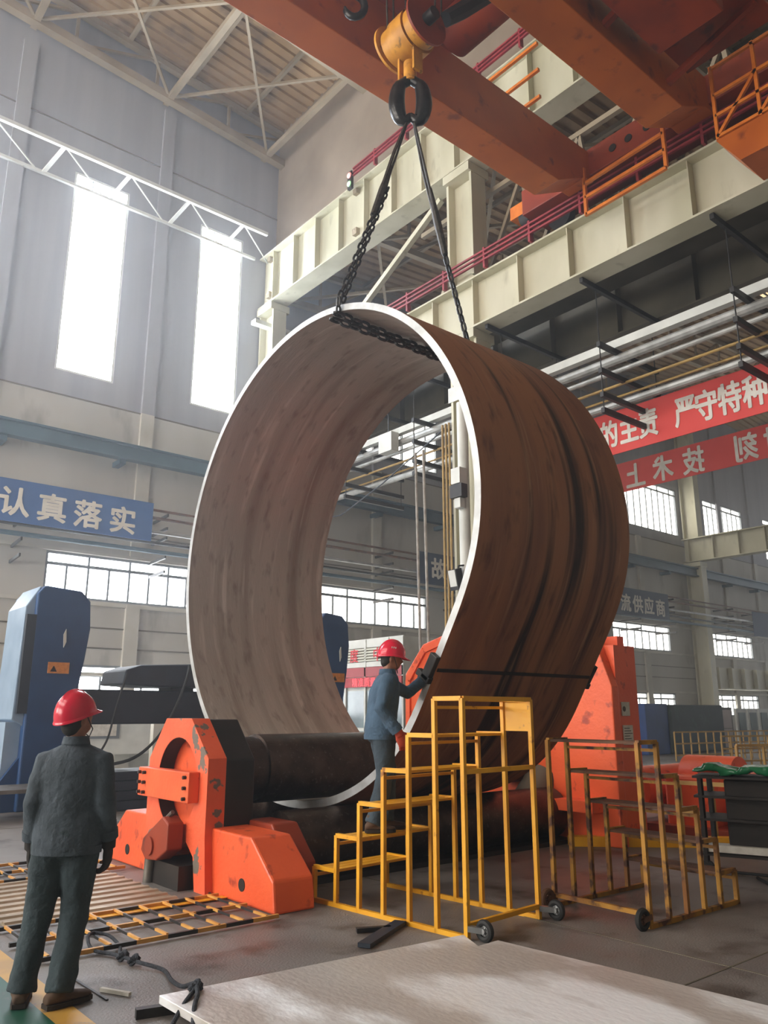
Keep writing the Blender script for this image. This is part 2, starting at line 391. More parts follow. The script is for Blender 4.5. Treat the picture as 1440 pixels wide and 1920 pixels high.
mb = MB(); holes_wall(mb, -12, YG, 0, 22, sw, lambda m, a, b, c, d: m.box(62, 62.3, a, b, c, d)); struct(mb.build('wall_right', m_wall))
for a, b, c, d in sw:
    wn += 1
    o = struct(MB().box(62.05, 62.15, a, b, c, c+.08).build('window_%d' % wn, m_mull, loc=(62, a, c)))
    MB().box(62.18, 62.2, a, b, c, d).build('window_pane', m_pane_f, o)

# roofs: corrugated deck with ribs along X, over both bays
def deck(x0, x1, za, zb, name, y0=-12, y1=YG+.3, pitch=.42):
    vs = []; fs = []; y = y0; prof = []
    while y < y1:
        prof += [(y, 0), (y+pitch*.55, 0), (y+pitch*.62, .09), (y+pitch*.93, .09)]; y += pitch
    for y, dz in prof: vs += [(x0, y, za+dz), (x1, y, zb+dz)]
    for i in range(len(prof)-1): fs.append((2*i, 2*i+1, 2*i+3, 2*i+2))
    return struct(MB().add(vs, fs).build(name, m_deck))
def zr(x): return 25.3 - .075*(x-4)
deck(-14.3, 15.2, zr(-14.3), zr(15.2), 'ceiling')
deck(14.75, 43, 18.7, 21.2, 'ceiling_side')
deck(43, 62.3, 21.2, 19.5, 'ceiling_far')
struct(MB().box(14.6, 14.75, -12, YG, 18.62, 24.6).build('wall_clerestory', m_clere))
# main bay skylights, unseen and added for light; side bay skylights follow
for i, (x, y) in enumerate(((-9, -6), (-9, 4), (-9, 13), (0, -8), (-1, 1), (7, -8))):
    wn += 1
    o = struct(MB().box(x, x+5, y, y+.1, zr(x)-.35, zr(x)-.25).build('window_%d' % wn, m_mull, loc=(x, y, zr(x))))
    MB().add([(x, y, zr(x)-.06), (x+5, y, zr(x+5)-.06), (x+5, y+2, zr(x+5)-.06), (x, y+2, zr(x)-.06)], [(0, 1, 2, 3)]).build('window_pane', m_sky_m, o)
for x, y in ((25.0, 8.6), (33, 14)):
    wn += 1
    z = 18.6 + (x-13.2)*2.6/29.8
    o = struct(MB().box(x, x+4.5, y-.05, y, z-.12, z-.04).build('window_%d' % wn, m_mull, loc=(x, y, z)))
    dz = 4.5*2.6/29.8
    MB().add([(x, y, z-.03), (x+4.5, y, z+dz-.03), (x+4.5, y+1.0, z+dz-.03), (x, y+1.0, z-.03)], [(0, 1, 2, 3)]).build('window_pane', m_sky, o)

# roof trusses of the main bay (along X at each frame), struts along Y
def truss(y, name):
    m = MB(); zb = lambda x: zr(x) - 1.55
    m.bar((-14, y, zb(-14)), (15, y, zb(15)), .3, .3)
    m.bar((-14, y, zr(-14)-.25), (15, y, zr(15)-.25), .22, .22)
    xs = [-14 + 2.9*i for i in range(11)]
    for i in range(10):
        m.bar((xs[i], y, zb(xs[i])), (xs[i+1], y, zr(xs[i+1])-.25) if i % 2 else (xs[i+1], y, zr(xs[i+1])-.25), .09, .09)
        m.bar((xs[i+1], y, zb(xs[i+1])), (xs[i+1], y, zr(xs[i+1])-.25), .1, .1)
    return struct(m.build(name, m_truss))
for y in (23.7, 18.4, 13.1, 7.8, 2.5, -2.8): truss(y, 'roof_truss')
m = MB()
for x in (9.7, 13.85, 5.0, 0.5): m.bar((x, 24, zr(x)-1.55), (x, -6, zr(x)-1.55), .2, .2)
for x0 in (0.5, 5.0, 9.7):
    x1 = {0.5: 5.0, 5.0: 9.7, 9.7: 13.85}[x0]
    for y0 in (23.7, 18.4, 13.1, 7.8): m.bar((x0, y0, zr(x0)-1.5), (x1, y0-5.3, zr(x1)-1.5), .09, .09); m.bar((x1, y0, zr(x1)-1.5), (x0, y0-5.3, zr(x0)-1.5), .09, .09)
struct(m.build('roof_bracing', m_truss))
m = MB()
for x in [-13.5 + 2.4*i for i in range(12)]: m.box(x-.06, x+.06, -12, YG, zr(x)-.2, zr(x)-.02)
struct(m.build('roof_purlins', m_truss))
# side bay trusses
m = MB()
for y in (23.5, 18.2, 12.9, 7.6, 2.3):
    za, zb = 18.6, 21.2
    m.bar((14, y, za-.2), (43, y, zb-.2), .18, .18); m.bar((14, y, za-1.7), (43, y, zb-1.9), .22, .22)
    for i in range(12):
        x0 = 14 + i*2.42; x1 = x0 + 2.42; f = lambda x: za + (x-14)*(zb-za)/29
        m.bar((x0, y, f(x0)-1.7), (x1, y, f(x1)-.2), .09, .09); m.bar((x1, y, f(x1)-1.75), (x1, y, f(x1)-.2), .09, .09)
for x in [16 + 2.6*i for i in range(11)]: m.box(x-.06, x+.06, -12, YG, 18.6+(x-14)*2.6/29-.18, 18.6+(x-14)*2.6/29-.03)
for y0 in (23.5, 18.2, 12.9): m.bar((15, y0, 17), (20, y0-5.3, 17.4), .1, .1); m.bar((20, y0, 17.4), (15, y0-5.3, 17), .1, .1)
struct(m.build('roof_truss', m_truss))

# wind truss along the gable wall, blue beam, pipes on the gable
m = MB(); m.bar((-14, 23.0, 19.03), (13.6, 23.0, 19.03), .12, .12); m.bar((-14, 23.85, 18.4), (13.6, 23.85, 18.4), .1, .1)
for i in range(13):
    x = 12.6 - 2.15*i; m.bar((x, 23.0, 19.03), (x-.35, 23.85, 18.4), .13, .05)
    m.bar((x, 23.0, 19.03), (x+1.6, 23.85, 18.4), .04, .04)
struct(m.build('wind_truss', m_white))
m = MB(); m.ibeam((-14, 23.4, 9.6), (62, 23.4, 9.6), .5, .3, .06, .05)
for x in [-12 + 3.5*i for i in range(21)]: m.box(x-.1, x+.1, 23.4, 24, 9.2, 9.36)
struct(m.build('wall_beam', m_bluebeam))

# ================================================================ COLUMNS AND RUNWAY GIRDERS
XG = 13.87
def column(x, y, name, ztop):
    m = MB(); m.ibeam((x, y, 0), (x, y, ztop), .95, .5, .06, .05, up=(0, 1, 0)); return m
def col_thing(x, y, lab):
    m = MB()
    top = 11.34 if x < 20 else 10.15
    for z0, z1 in ((0, top), (12.96, 16.36)) if x < 20 else ((0, top), (11.66, 19)):
        for q in (-.44, .44): m.box(x-.28, x+.28, y+q-.04, y+q+.04, z0, z1)
        m.box(x-.03, x+.03, y-.4, y+.4, z0, z1)
    m.box(x-.4, x+.4, y-.6, y+.6, 0, .25).box(x-.4, x+.4, y-.5, y+.5, top-.24, top).box(x-.4, x+.4, y-.5, y+.5, 16.1, 16.36)
    o = struct(m.build('column', m_girder, loc=(x, y, 0))); o['label'] = lab; return o
col_thing(14.25, 13.42, 'cream steel column carrying both runway girders behind the steel ring')
col_thing(14.25, 23.45, 'cream steel column at the gable end of the runway girders')
col_thing(14.25, 2.9, 'cream steel column of the runway row near the camera')
col_thing(43.4, 23.42, 'cream steel column standing between the gable windows of the side bay')
col_thing(43.4, 13.2, 'cream steel column further along the side bay')

def girder(name, lab, x, y0, y1, z0, z1, mat, st, bf=.62, stf=1.45):
    t = thing(name, lab, 'crane girder', (x, y1, z0))
    m = MB(); m.box(x+.28, x+.32, y0, y1, z0+.05, z1-.05); m.build('web', mat, t)
    m = MB(); m.box(x, x+bf, y0, y1, z0, z0+.05); m.build('bottom_flange', mat, t)
    m = MB(); m.box(x, x+bf, y0, y1, z1-.05, z1); m.build('top_flange', mat, t)
    y = st
    while y < y1:
        if y > y0: MB().box(x+.06, x+.28, y-.012, y+.012, z0+.05, z1-.05).build('stiffener', mat, t)
        y += stf
    return t
girder('runway_girder', 'upper cream plate girder running out from the gable wall', XG, -11, 23.95, 16.4, 18.55, m_girder, -9.58, .7, 1.36)
girder('runway_girder', 'lower cream plate girder carrying the orange crane', XG, -11, 23.95, 11.36, 12.8, m_girder, -9.97, .62, 1.53)
girder('runway_girder', 'girder painted dark for shade behind the lower cream girder', 17.1, -11, 23.95, 11.36, 13.6, m_girder_d, -9.0, .5, 2.2)  # shade is painted into this girder's colour
struct(MB().box(14.5, 17.05, -11, 22.9, 12.62, 12.7).build('walkway_plate', m_girder_d))  # covers the gap to keep it dark, in the painted shade colour
girder('runway_girder', 'distant cream girder across the side bay by the gable windows', 43.0, -11, 23.95, 10.2, 11.6, m_girder, -9.4, .6, 1.5)
t = thing('runway_girder', 'pale short girder low on the gable wall of the side bay', 'crane girder', (45, 23.4, 3.3))
MB().box(44, 60, 23.2, 23.24, 3.05, 4.2).build('web', m_girder, t)
for i in range(11): MB().box(44+1.5*i, 44.04+1.5*i, 22.95, 23.2, 3.05, 4.2).build('stiffener', m_girder, t)
MB().box(44, 60, 22.95, 23.4, 2.98, 3.05).build('bottom_flange', m_girder, t)
# crane rail and red conductor rails
tag(MB().box(14.1, 14.24, -11, 23.9, 12.8, 12.95).build('crane_rail', m_darksteel), 'dark rail on top of the lower cream girder', 'rail')
tag(MB().box(14.1, 14.24, -11, 23.9, 18.55, 18.7).build('crane_rail', m_darksteel), 'dark rail on top of the upper cream girder', 'rail')
def conductor(lab, x, z, y0, y1):
    t = thing('conductor_rail', lab, 'conductor rail', (x, y0, z))
    for k in range(3): MB().box(x-.03, x+.03, y0, y1, z+.13*k, z+.05+.13*k).build('bar', m_red, t)
    y = y0+.4
    while y < y1: MB().box(x-.02, x+.12, y-.03, y+.03, z-.2, z+.38).build('bracket', m_red, t); y += 1.5
conductor('red conductor bars along the lower cream girder below the crane', 13.78, 13.0, -6, 19)
conductor('red conductor bars along the top of the upper cream girder', 13.78, 18.75, -6, 18)
t = thing('signal_lamp', 'small red and green signal lamp on the upper cream girder', 'lamp', (13.75, 18.1, 18.62))
MB().box(13.7, 13.8, 18.0, 18.2, 18.3, 18.95).build('housing', m_darksteel, t)
MB().ell((13.69, 18.1, 18.8), (.05, 0, 0), (0, .1, 0), (0, 0, .1)).build('lens', m_sig_r, t, label='lit red lens')
MB().ell((13.69, 18.1, 18.48), (.05, 0, 0), (0, .1, 0), (0, 0, .1)).build('lens', m_sig_g, t, label='lit green lens')
# strut and tie seen below the upper girder
tag(MB().bar((14.45, 14.6, 16.3), (14.45, 20.3, 13.3), .16, .16).build('brace', m_girder), 'slanting cream brace below the upper cream girder', 'brace')
tag(MB().bar((13.4, 23.4, 15.55), (17.5, 23.4, 15.55), .3, .16).build('tie_beam', m_white), 'short white beam on the gable wall above the ring', 'beam')
m = MB()
for k in range(6): m.bar((15, 15.5-1.9*k, 13.0), (15, 13.9-1.9*k, 16.0), .1, .1); m.bar((15, 13.9-1.9*k, 16.0), (15, 13.6-1.9*k, 13.0), .1, .1)
m.bar((15, 4, 16), (15, 16, 16), .14, .14)
tag(m.build('lattice_brace', m_truss), 'lattice bracing between the two cream girders behind the column', 'brace')

# pipe racks: under the girder (along Y) and on the gable wall (along X)
pl = ['white cable tray under the dark girder', 'grey pipe just below the white cable tray', 'thin grey pipe below the two upper pipes of the rack', 'thin ochre pipe of the rack under the girder', 'lowest grey pipe of the rack under the girder']
for k, (dx, z, r, mt) in enumerate(((0, 10.05, .10, m_white), (.05, 9.72, .11, m_pipe), (.1, 9.45, .06, m_pipe), (.2, 9.15, .035, m_pipe_y), (.35, 8.75, .09, m_pipe))):
    m = MB()
    if k == 0: m.box(15.15, 15.35, -8, 23, 9.95, 10.15)
    else: m.cyl((15.25+dx, -8, z), (15.25+dx, 23, z), r, n=10)
    tag(m.build('pipe', mt, smooth=True), pl[k], 'pipe')
tag(MB().cyl((15.75, -8, 9.0), (15.75, 23, 9.0), .03, n=8).build('pipe', m_pipe_y, smooth=True), 'ochre conduit beside the lowest grey pipe of the rack', 'pipe')
for i, y in enumerate((19.2, 16.0, 12.6, 9.66, 6.5, 3.4)):
    t = thing('pipe_rack', 'dark steel pipe rack with level arms hung below the lower cream girder', 'pipe rack', (15.6, y, 11.3), 'pipe racks below the girder')
    MB().bar((14.0, y, 11.29), (17.3, y, 11.29), .09, .12).build('top_bar', m_darksteel, t)
    for x in (14.55, 16.85): MB().cyl((x, y, 8.2), (x, y, 11.25), .014, n=6).build('hanger_rod', m_darksteel, t)
    for z in (9.85, 9.2, 8.62, 8.24): MB().bar((14.5, y, z), (16.95, y, z), .09, .12).build('arm', m_darksteel, t)
gp = [('dark pipe on the gable wall just above the windows', 6.72, .05, m_darksteel, 22.85), ('pale pipe on the gable wall above the window band', 7.05, .06, m_pipe, 22.8), ('brown pipe along the gable wall level with the blue banners', 7.5, .05, m_tread_o, 22.85), ('upper brown pipe along the gable wall behind the blue banners', 7.75, .04, m_tread_o, 22.85), ('grey pipe on the gable wall at the head of the window band', 6.45, .07, m_bluebeam, 22.85)]
for lab, z, r, mt, y in gp: tag(MB().cyl((-10, y, z), (60, y, z), r, n=8).build('pipe', mt, smooth=True), lab, 'pipe')
for x in (6.2, 10.4, 16.0, 19.6, 23.4, 36.2, 39.5, 46, 49.5):
    for z in (7.62, 7.2, 6.9, 6.3, 5.85):
        tag(MB().bar((x, 24, z), (x-.1, 22.7, z), .05, .09).build('bracket', m_darksteel), 'small arm sticking out of the gable wall to carry pipes', 'bracket', 'pipe arms on the gable wall')

# ================================================================ BANNERS AND SIGNS
def banner(lab, org, u, w_, h_, mat, parts, mirror=False, th=.03, xs_=1.0):
    if abs(org[1] - 23.2) < .01:      # wall banners hang in front of the pipes
        k = 22.62/23.2; org = (org[0]*k, org[1]*k, 1.65 + (org[2]-1.65)*k); w_ *= k; h_ *= k; parts = [(a_, b_*k, c_*k, d_*k) for a_, b_, c_, d_ in parts]
    u = V(u).normalized(); z = V((0, 0, 1)); n = u.cross(z); org = V(org)
    t = thing('banner', lab, 'banner', org)
    MB().obox(org + u*w_/2 + z*h_/2 - n*th/2, u*w_/2, n*th/2, z*h_/2).build('cloth', mat, t)
    for s_, cx, cz, size in parts: text(s_, size, org + u*cx + z*cz + n*.012, u, z, m_txt, t, mirror=mirror, offset=.026, xs_=xs_)
    return t
banner('blue banner with pale writing on the gable wall left of the ring', (2.0, 23.2, 6.84), (1, 0, 0), 8.02, 1.22, m_ban_b, [('认', 3.94, .58, .86), ('真', 4.97, .56, .86), ('落', 6.01, .54, .86), ('实', 7.07, .53, .86)])
banner('navy banner on the gable wall seen through the ring', (21.2, 23.2, 6.7), (1, 0, 0), 6, 1.3, m_ban_bd, [('故', 1.2, .68, .9)])
banner('navy banner with four characters on the gable wall right of the ring', (33.6, 23.2, 6.55), (1, 0, 0), 6.1, 1.4, m_ban_bd, [('流', 2.0, .62, .95), ('供', 3.1, .62, .95), ('应', 4.15, .62, .95), ('商', 5.25, .6, .95)])
banner('navy banner on the gable wall by the right picture edge', (49.3, 23.2, 6.3), (1, 0, 0), 7, 1.5, m_ban_bd, [])
# red banners along Y; seen from -X: u = -Y
sB = 16.2/13.87
banner('red banner with white writing facing the camera, the upper of the two', (16.2, 12.2, 1.65+(6.9-1.65)*sB), (0, -1, 0), 11, .93*sB, m_ban_r,
       [('的', 1.54, .54, .74), ('主', 2.1, .54, .74), ('责', 2.62, .54, .74), ('严', 3.57, .54, .76), ('守', 4.08, .54, .76), ('特', 4.62, .54, .76), ('种', 5.17, .54, .76)], xs_=.72)
sB = 27/13.87
banner('red banner seen from its back with reversed writing, the lower of the two', (27, 9.6*sB, 1.65+(6.05-1.65)*sB), (0, -1, 0), 16, .62*sB, m_ban_r,
       [('上', 1.97, .58, 1.05), ('术', 3.17, .58, 1.05), ('技', 4.43, .58, 1.05), ('刻', 6.44, .58, 1.05), ('时', 7.5, .58, 1.05)], mirror=True, xs_=.85)
t = thing('column_sign', 'white number plate 02 on the cream column', 'sign', (13.7, 13.3, 9.5))
MB().box(13.72, 13.75, 12.85, 13.75, 9.45, 9.85).build('board', m_white, t); text('02', .42, (13.71, 13.2, 9.65), (0, -1, 0), (0, 0, 1), m_ink, t)
t = thing('electrical_box', 'white electrical box hung below the dark girder', 'box', (15.2, 17.6, 9.6))
MB().box(14.8, 15.1, 17.3, 17.9, 9.35, 9.95).build('box_shell', m_white, t)
MB().bar((14.95, 17.6, 9.95), (14.95, 17.6, 12.62), .03).build('hanger', m_darksteel, t)
# things fixed on the column
m = MB(); m.cyl((13.7, 13.25, 0), (13.7, 13.25, 9.3), .14, n=14)
tag(m.build('downpipe', m_white, smooth=True), 'thick white downpipe on the cream column', 'pipe')
for k, y in enumerate((13.95, 13.83, 13.71)): tag(MB().cyl((13.68, y, .0), (13.68, y, 8.9), .03, n=8).build('conduit', m_pipe_y, smooth=True), 'thin ochre conduit running up the left side of the cream column', 'conduit', 'ochre conduits on the column')
for k, y in enumerate((14.62, 14.32)): tag(MB().cyl((13.5, y, .0), (13.45, y+.12, 8.3), .035, n=8).build('hoist_rope', m_hose, smooth=True), ('white line hanging left of the column, the outer of two', 'white line hanging left of the column, the inner of two')[k], 'line')
t = thing('junction_box', 'small white switch box strapped to the downpipe', 'box', (13.45, 13.2, 7.0))
MB().box(13.35, 13.6, 13.05, 13.35, 7.1, 7.5).build('cover', m_white, t); MB().box(13.35, 13.56, 13.0, 13.4, 6.75, 7.08).build('terminal', m_darksteel, t)
MB().box(13.4, 13.56, 13.1, 13.3, 6.5, 6.74).build('bracket', m_white, t)
t = thing('floodlight', 'black floodlight clamped to the column below the switch box', 'floodlight', (13.4, 13.2, 4.6))
MB().obox((13.4, 13.3, 4.75), (.1, 0, .03), (0, .14, 0), (-.05, 0, .24)).build('lamp_body', m_darksteel, t)
MB().obox((13.29, 13.3, 4.76), (.008, 0, .002), (0, .11, 0), (-.04, 0, .19)).build('lens', m_white, t)
MB().tube([(13.6, 13.2, 5.1), (13.45, 13.25, 5.08), (13.45, 13.3, 4.9)], .025).build('bracket', m_darksteel, t)
MB().tube([(13.42, 13.2, 4.5), (13.5, 13.1, 4.25), (13.6, 13.1, 4.1)], .02).build('cord', m_cable, t)
tag(MB().tube([(15.2, 23.95, 8.6), (15.0, 22, 8.0), (14.6, 19.5, 7.7), (14.2, 17, 8.1), (14, 14.6, 8.8), (13.9, 13.9, 9.0)], .018).build('cable', m_press_d, smooth=True), 'dark cable sagging across the opening behind the ring', 'cable')

# ================================================================ STEEL RING
RX0, RX1, RYC, RZC, RR, RT = 5.5, 8.0, 8.19, 3.70, 3.11, .085
def rr(th):
    d = (math.degrees(th) + 360) % 360 - 211   # flattened run of the plate around 211 degrees
    return RR - .19*math.exp(-(d/19)**2)
def rp(x, th, k=0): r = rr(th) - k; return V((x, RYC + r*cos(th), RZC + r*sin(th)))
ring = thing('steel_ring', 'huge rusty rolled steel plate ring hanging over the rolls', 'steel ring', (RX0, RYC, RZC))
n = 160; TH = [2*pi*i/n for i in range(n)]
def shell(k, xs):
    m = MB(); vs = [rp(x, t, k) for x in xs for t in TH]; fs = []
    for i in range(len(xs)-1):
        for q in range(n): fs.append((i*n+q, i*n+(q+1) % n, (i+1)*n+(q+1) % n, (i+1)*n+q))
    return m.add(vs, fs)
xs = [RX0 + (RX1-RX0)*i/6 for i in range(7)]
o = shell(0, xs).build('outer_face', m_ring_o, ring, smooth=True, label='rust brown outer face with dark streaks')
o = shell(RT, xs).build('inner_face', m_ring_i, ring, smooth=True, label='grey brown inner face')
for x, e in ((RX0, 1), (RX1, -1)):
    m = MB(); vs = [rp(x, t, 0) for t in TH] + [rp(x, t, RT) for t in TH]; m.add(vs, [(q, (q+1) % n, n+(q+1) % n, n+q) for q in range(n)])
    m.build('cut_edge', m_rim, ring, label='bright cut edge of the ring')
def strip(th, k, wdt, hgt, mat, name, x0=RX0+.02, x1=RX1-.02):
    a = V((0, cos(th), sin(th))); tdir = V((0, -sin(th), cos(th))); c0, c1 = rp(x0, th, k), rp(x1, th, k)
    return MB().obox((c0+c1)/2, (c1-c0)/2, tdir*wdt/2, a*hgt/2).build(name, mat, ring)
TJ = rad(214)
strip(TJ, 0, .035, .02, m_black, 'plate_joint'); strip(rad(28), RT, .03, .01, m_ring_i, 'weld_seam')
for x in (RX0-.03, RX1+.03):
    a = V((0, cos(TJ), sin(TJ))); td = V((0, -sin(TJ), cos(TJ))); c = rp(x, TJ, .05)
    MB().obox(c, (.032, 0, 0), td*.14, a*.055).obox(c + td*.12 - a*.03, (.032, 0, 0), td*.035, a*.10).build('joint_clip', m_darksteel, ring, bevel=.01)

# ================================================================ PLATE ROLLING MACHINE
mc = thing('plate_rolling_machine', 'orange plate bending machine with heavy dark rolls', 'rolling machine', (6.5, 8.05, 0))
YM = 8.02
# near end plate with a round opening
px0, px1 = 3.92, 4.12
outl = [(7.34, .50), (7.34, 1.22), (7.74, 1.6), (8.32, 1.6), (8.68, 1.18), (8.68, .45), (8.62, .0), (8.32, 0), (8.28, .3), (7.9, .34), (7.72, .42), (7.56, .3), (7.5, 0), (7.28, 0)]
def plate_hole(outl, cy, cz, r, x0, x1, nh=40):
    bm = bmesh.new(); ov = [bm.verts.new((x0, y, z)) for y, z in outl]; hv = [bm.verts.new((x0, cy + r*cos(2*pi*i/nh), cz + r*1.0*sin(2*pi*i/nh))) for i in range(nh)]
    es = [bm.edges.new((ov[i], ov[(i+1) % len(ov)])) for i in range(len(ov))] + [bm.edges.new((hv[i], hv[(i+1) % nh])) for i in range(nh)]
    g = bmesh.ops.triangle_fill(bm, use_beauty=True, edges=es)
    fs = list(bm.faces)
    for f in fs:
        c = f.calc_center_median()
        if (c.y-cy)**2 + (c.z-cz)**2 < (r*.97)**2: bm.faces.remove(f)
    ex = bmesh.ops.extrude_face_region(bm, geom=list(bm.faces)); bmesh.ops.translate(bm, verts=[e for e in ex['geom'] if isinstance(e, bmesh.types.BMVert)], vec=(x1-x0, 0, 0))
    bm.verts.index_update(); m = MB(); m.add([v.co[:] for v in bm.verts], [[v.index for v in f.verts] for f in bm.faces]); bm.free(); return m
plate_hole(outl, 8.0, .96, .45, px0, px1).build('end_plate', m_orange_w, mc, label='chipped orange end plate with a round opening')
MB().cyl((4.10, 8.0, .96), (4.2, 8.0, .96), .47, n=40).build('bearing_cover', m_orange, mc, smooth=True)
ln = MB(); NL = 40; ln.add([(x, 8.0 + r_*cos(2*pi*i/NL), .96 + r_*sin(2*pi*i/NL)) for x, r_ in ((3.925, .456), (4.09, .456), (4.09, .446), (3.925, .446)) for i in range(NL)], [(k*NL+i, k*NL+(i+1) % NL, ((k+1) % 4)*NL+(i+1) % NL, ((k+1) % 4)*NL+i) for k in range(4) for i in range(NL)])
ln.build('opening_liner', m_black, mc, smooth=True)
cb = MB().box(3.80, 3.92, 7.50, 8.68, .80, 1.09).build('cover_bar', m_orange, mc, bevel=.01)
for y in (7.56, 8.62, 8.5):
    for z in (.84, .94, 1.04): MB().cyl((3.80, y, z), (3.765, y, z), .018, n=6).build('bolt', m_black, cb)
MB().prism([(4.12, 7.36, .52), (4.12, 7.36, 1.2), (4.12, 7.74, 1.59), (4.12, 8.3, 1.59), (4.12, 8.66, 1.2), (4.12, 8.66, .52)], (.34, 0, 0)).build('bearing_housing', m_black, mc, bevel=.015)
m = MB().prism([(3.72, 8.28, .42), (3.72, 7.86, .66), (3.72, 7.72, .6), (3.72, 7.72, .36), (3.72, 7.95, .24), (3.72, 8.2, .22), (3.72, 8.32, .3)], (.17, 0, 0)); m.build('tilt_lever', m_crane_r, mc, bevel=.015)
MB().tube([(3.80, 7.80, .70), (3.80, 8.05, .56), (3.80, 8.28, .47), (3.80, 8.38, .36), (3.80, 8.36, .24), (3.80, 8.22, .17)], .022).build('lever_rim', m_grey, mc, smooth=True)
MB().cyl((3.70, 8.1, .36), (3.74, 8.1, .36), .09).build('pivot_pin', m_crane_r, mc, smooth=True)
MB().cyl((3.78, 8.22, 0), (3.78, 8.2, .24), .055).build('cylinder_rod', m_grey, mc, smooth=True)
MB().box(3.8, 4.3, 7.6, 8.2, 0, .22).build('tilt_base', m_black, mc)
# base wings
def wing(s):
    P = lambda y: YM + s*(y - YM)
    prof = [(7.45, 0), (7.45, .58), (6.62, .57), (6.24, .26), (6.2, 0)]
    m = MB().prism([(4.0, P(y), z) for y, z in prof], (.42, 0, 0)); m.build('base_wing', m_orange, mc, bevel=.02)
    MB().prism([(4.42, P(y), z) for y, z in [(7.45, 0), (7.45, .62), (6.95, .62), (6.62, .3), (6.6, 0)]], (.3, 0, 0)).build('base_rib', m_crane_r, mc, bevel=.02)
    MB().cyl((3.995, P(6.75), .16), (4.01, P(6.75), .16), .055).build('slot', m_black, mc)
wing(1); wing(-1)
MB().box(4.4, 10.2, 7.0, 9.1, 0.0, .05).build('bed', m_black, mc)
# rolls
m = MB().tube([(4.46, 8.05, 1.06), (4.85, 8.05, 1.06), (4.86, 8.05, 1.06), (9.3, 8.05, 1.06)], [.34, .34, .365, .365], 48); m.build('top_roll', m_roll, mc, smooth=True)
for y in (7.35, 8.95): MB().tube([(4.5, y, .36), (4.75, y, .36), (4.76, y, .36), (9.1, y, .36), (9.11, y, .36), (9.3, y, .36)], [.2, .2, .32, .32, .2, .2], 40).build('side_roll', m_roll, mc, smooth=True)
# tall far housing
fo = [(6.3, 0), (6.3, 2.0), (6.5, 2.55), (7.2, 2.95), (9.25, 2.95), (9.95, 2.78), (10.4, 2.3), (10.4, 0)]
MB().prism([(9.2, y, z) for y, z in fo], (.16, 0, 0)).build('far_housing', m_orange, mc, bevel=.02)
MB().box(9.36, 9.85, 6.34, 6.48, .1, 2.55).build('housing_side', m_orange, mc)
MB().box(9.36, 9.85, 10.2, 10.36, .1, 2.3).build('housing_side', m_orange, mc)
MB().box(9.7, 9.85, 6.5, 10.2, .1, 2.7).build('housing_back', m_orange, mc)
m = MB()
for a, b in (((9.2, 10.3, 2.2), (9.2, 9.9, 2.68)), ((9.2, 9.9, 2.68), (9.2, 9.2, 2.86)), ((9.2, 10.3, .1), (9.2, 10.3, 2.2)), ((9.2, 9.35, 2.05), (9.2, 9.35, 2.8))): m.bar(a, b, .1, .08, up=(1, 0, 0))
m.build('housing_rib', m_orange, mc)
MB().box(8.9, 9.2, 6.5, 7.4, .42, .56).build('slide_bracket', m_orange, mc)
MB().cyl((8.85, 7.55, .45), (9.25, 7.55, .8), .22, n=20).build('bearing_end', m_girder_d, mc, smooth=True)
for z0, z1, yy in ((1.62, 1.8, 0), (1.25, 1.5, 0)):
    pa = MB().box(9.44, 9.62 if z0 > 1.5 else 9.66, 6.325, 6.338, z0, z1).build('notice', m_paper, mc, label='paper notice stuck on the orange housing')
    m = MB()
    if z0 > 1.5: m.cyl((9.49, 6.322, 1.71), (9.49, 6.326, 1.71), .035, n=12)
    else:
        for k in range(6): m.box(9.46, 9.64 - .03*(k % 3), 6.322, 6.326, 1.29+.033*k, 1.30+.033*k)
    m.build('print', m_ink, pa)
# drive unit behind
dr = thing('drive_unit', 'orange gearbox and motor drive behind the rusty stair', 'drive unit', (11.5, 6.8, 0))
MB().box(11.0, 12.6, 6.05, 6.75, 0, .78).build('gearbox', m_orange, dr, bevel=.04)
MB().cyl((11.8, 6.0, .72), (11.8, 6.8, .72), .32, n=28).build('gear_cover', m_orange, dr, smooth=True)
MB().cyl((11.0, 7.3, .55), (12.4, 7.3, .55), .32, n=28).build('motor', m_orange, dr, smooth=True)
MB().cyl((11.2, 5.7, .25), (12.2, 5.7, .25), .25, n=24).build('pump', m_orange, dr, smooth=True)
MB().box(10.8, 12.8, 5.4, 7.8, 0, .12).build('bed', m_crane_r, dr)
MB().cyl((11.4, 6.3, .78), (11.4, 6.3, .9), .12, n=16).build('breather', m_crane_r, dr, smooth=True)
dr2 = thing('reducer', 'orange gear reducer with domed cover right of the black cart', 'gear reducer', (13, 5.2, 0))
MB().box(12.85, 14.4, 4.6, 5.36, 0, .85).build('casing', m_orange, dr2, bevel=.05)
MB().cyl((12.82, 5.0, .75), (12.95, 5.0, .75), .36, n=28).build('cover', m_orange, dr2, smooth=True)
MB().cyl((12.82, 4.9, .3), (12.9, 4.9, .3), .25, n=24).build('flange', m_crane_r, dr2, smooth=True)
tag(MB().bar((8.9, 6.9, .06), (10.9, 5.0, .06), .16, .12).build('floor_beam', m_yellow), 'yellow painted beam lying behind the rusty stair', 'beam')

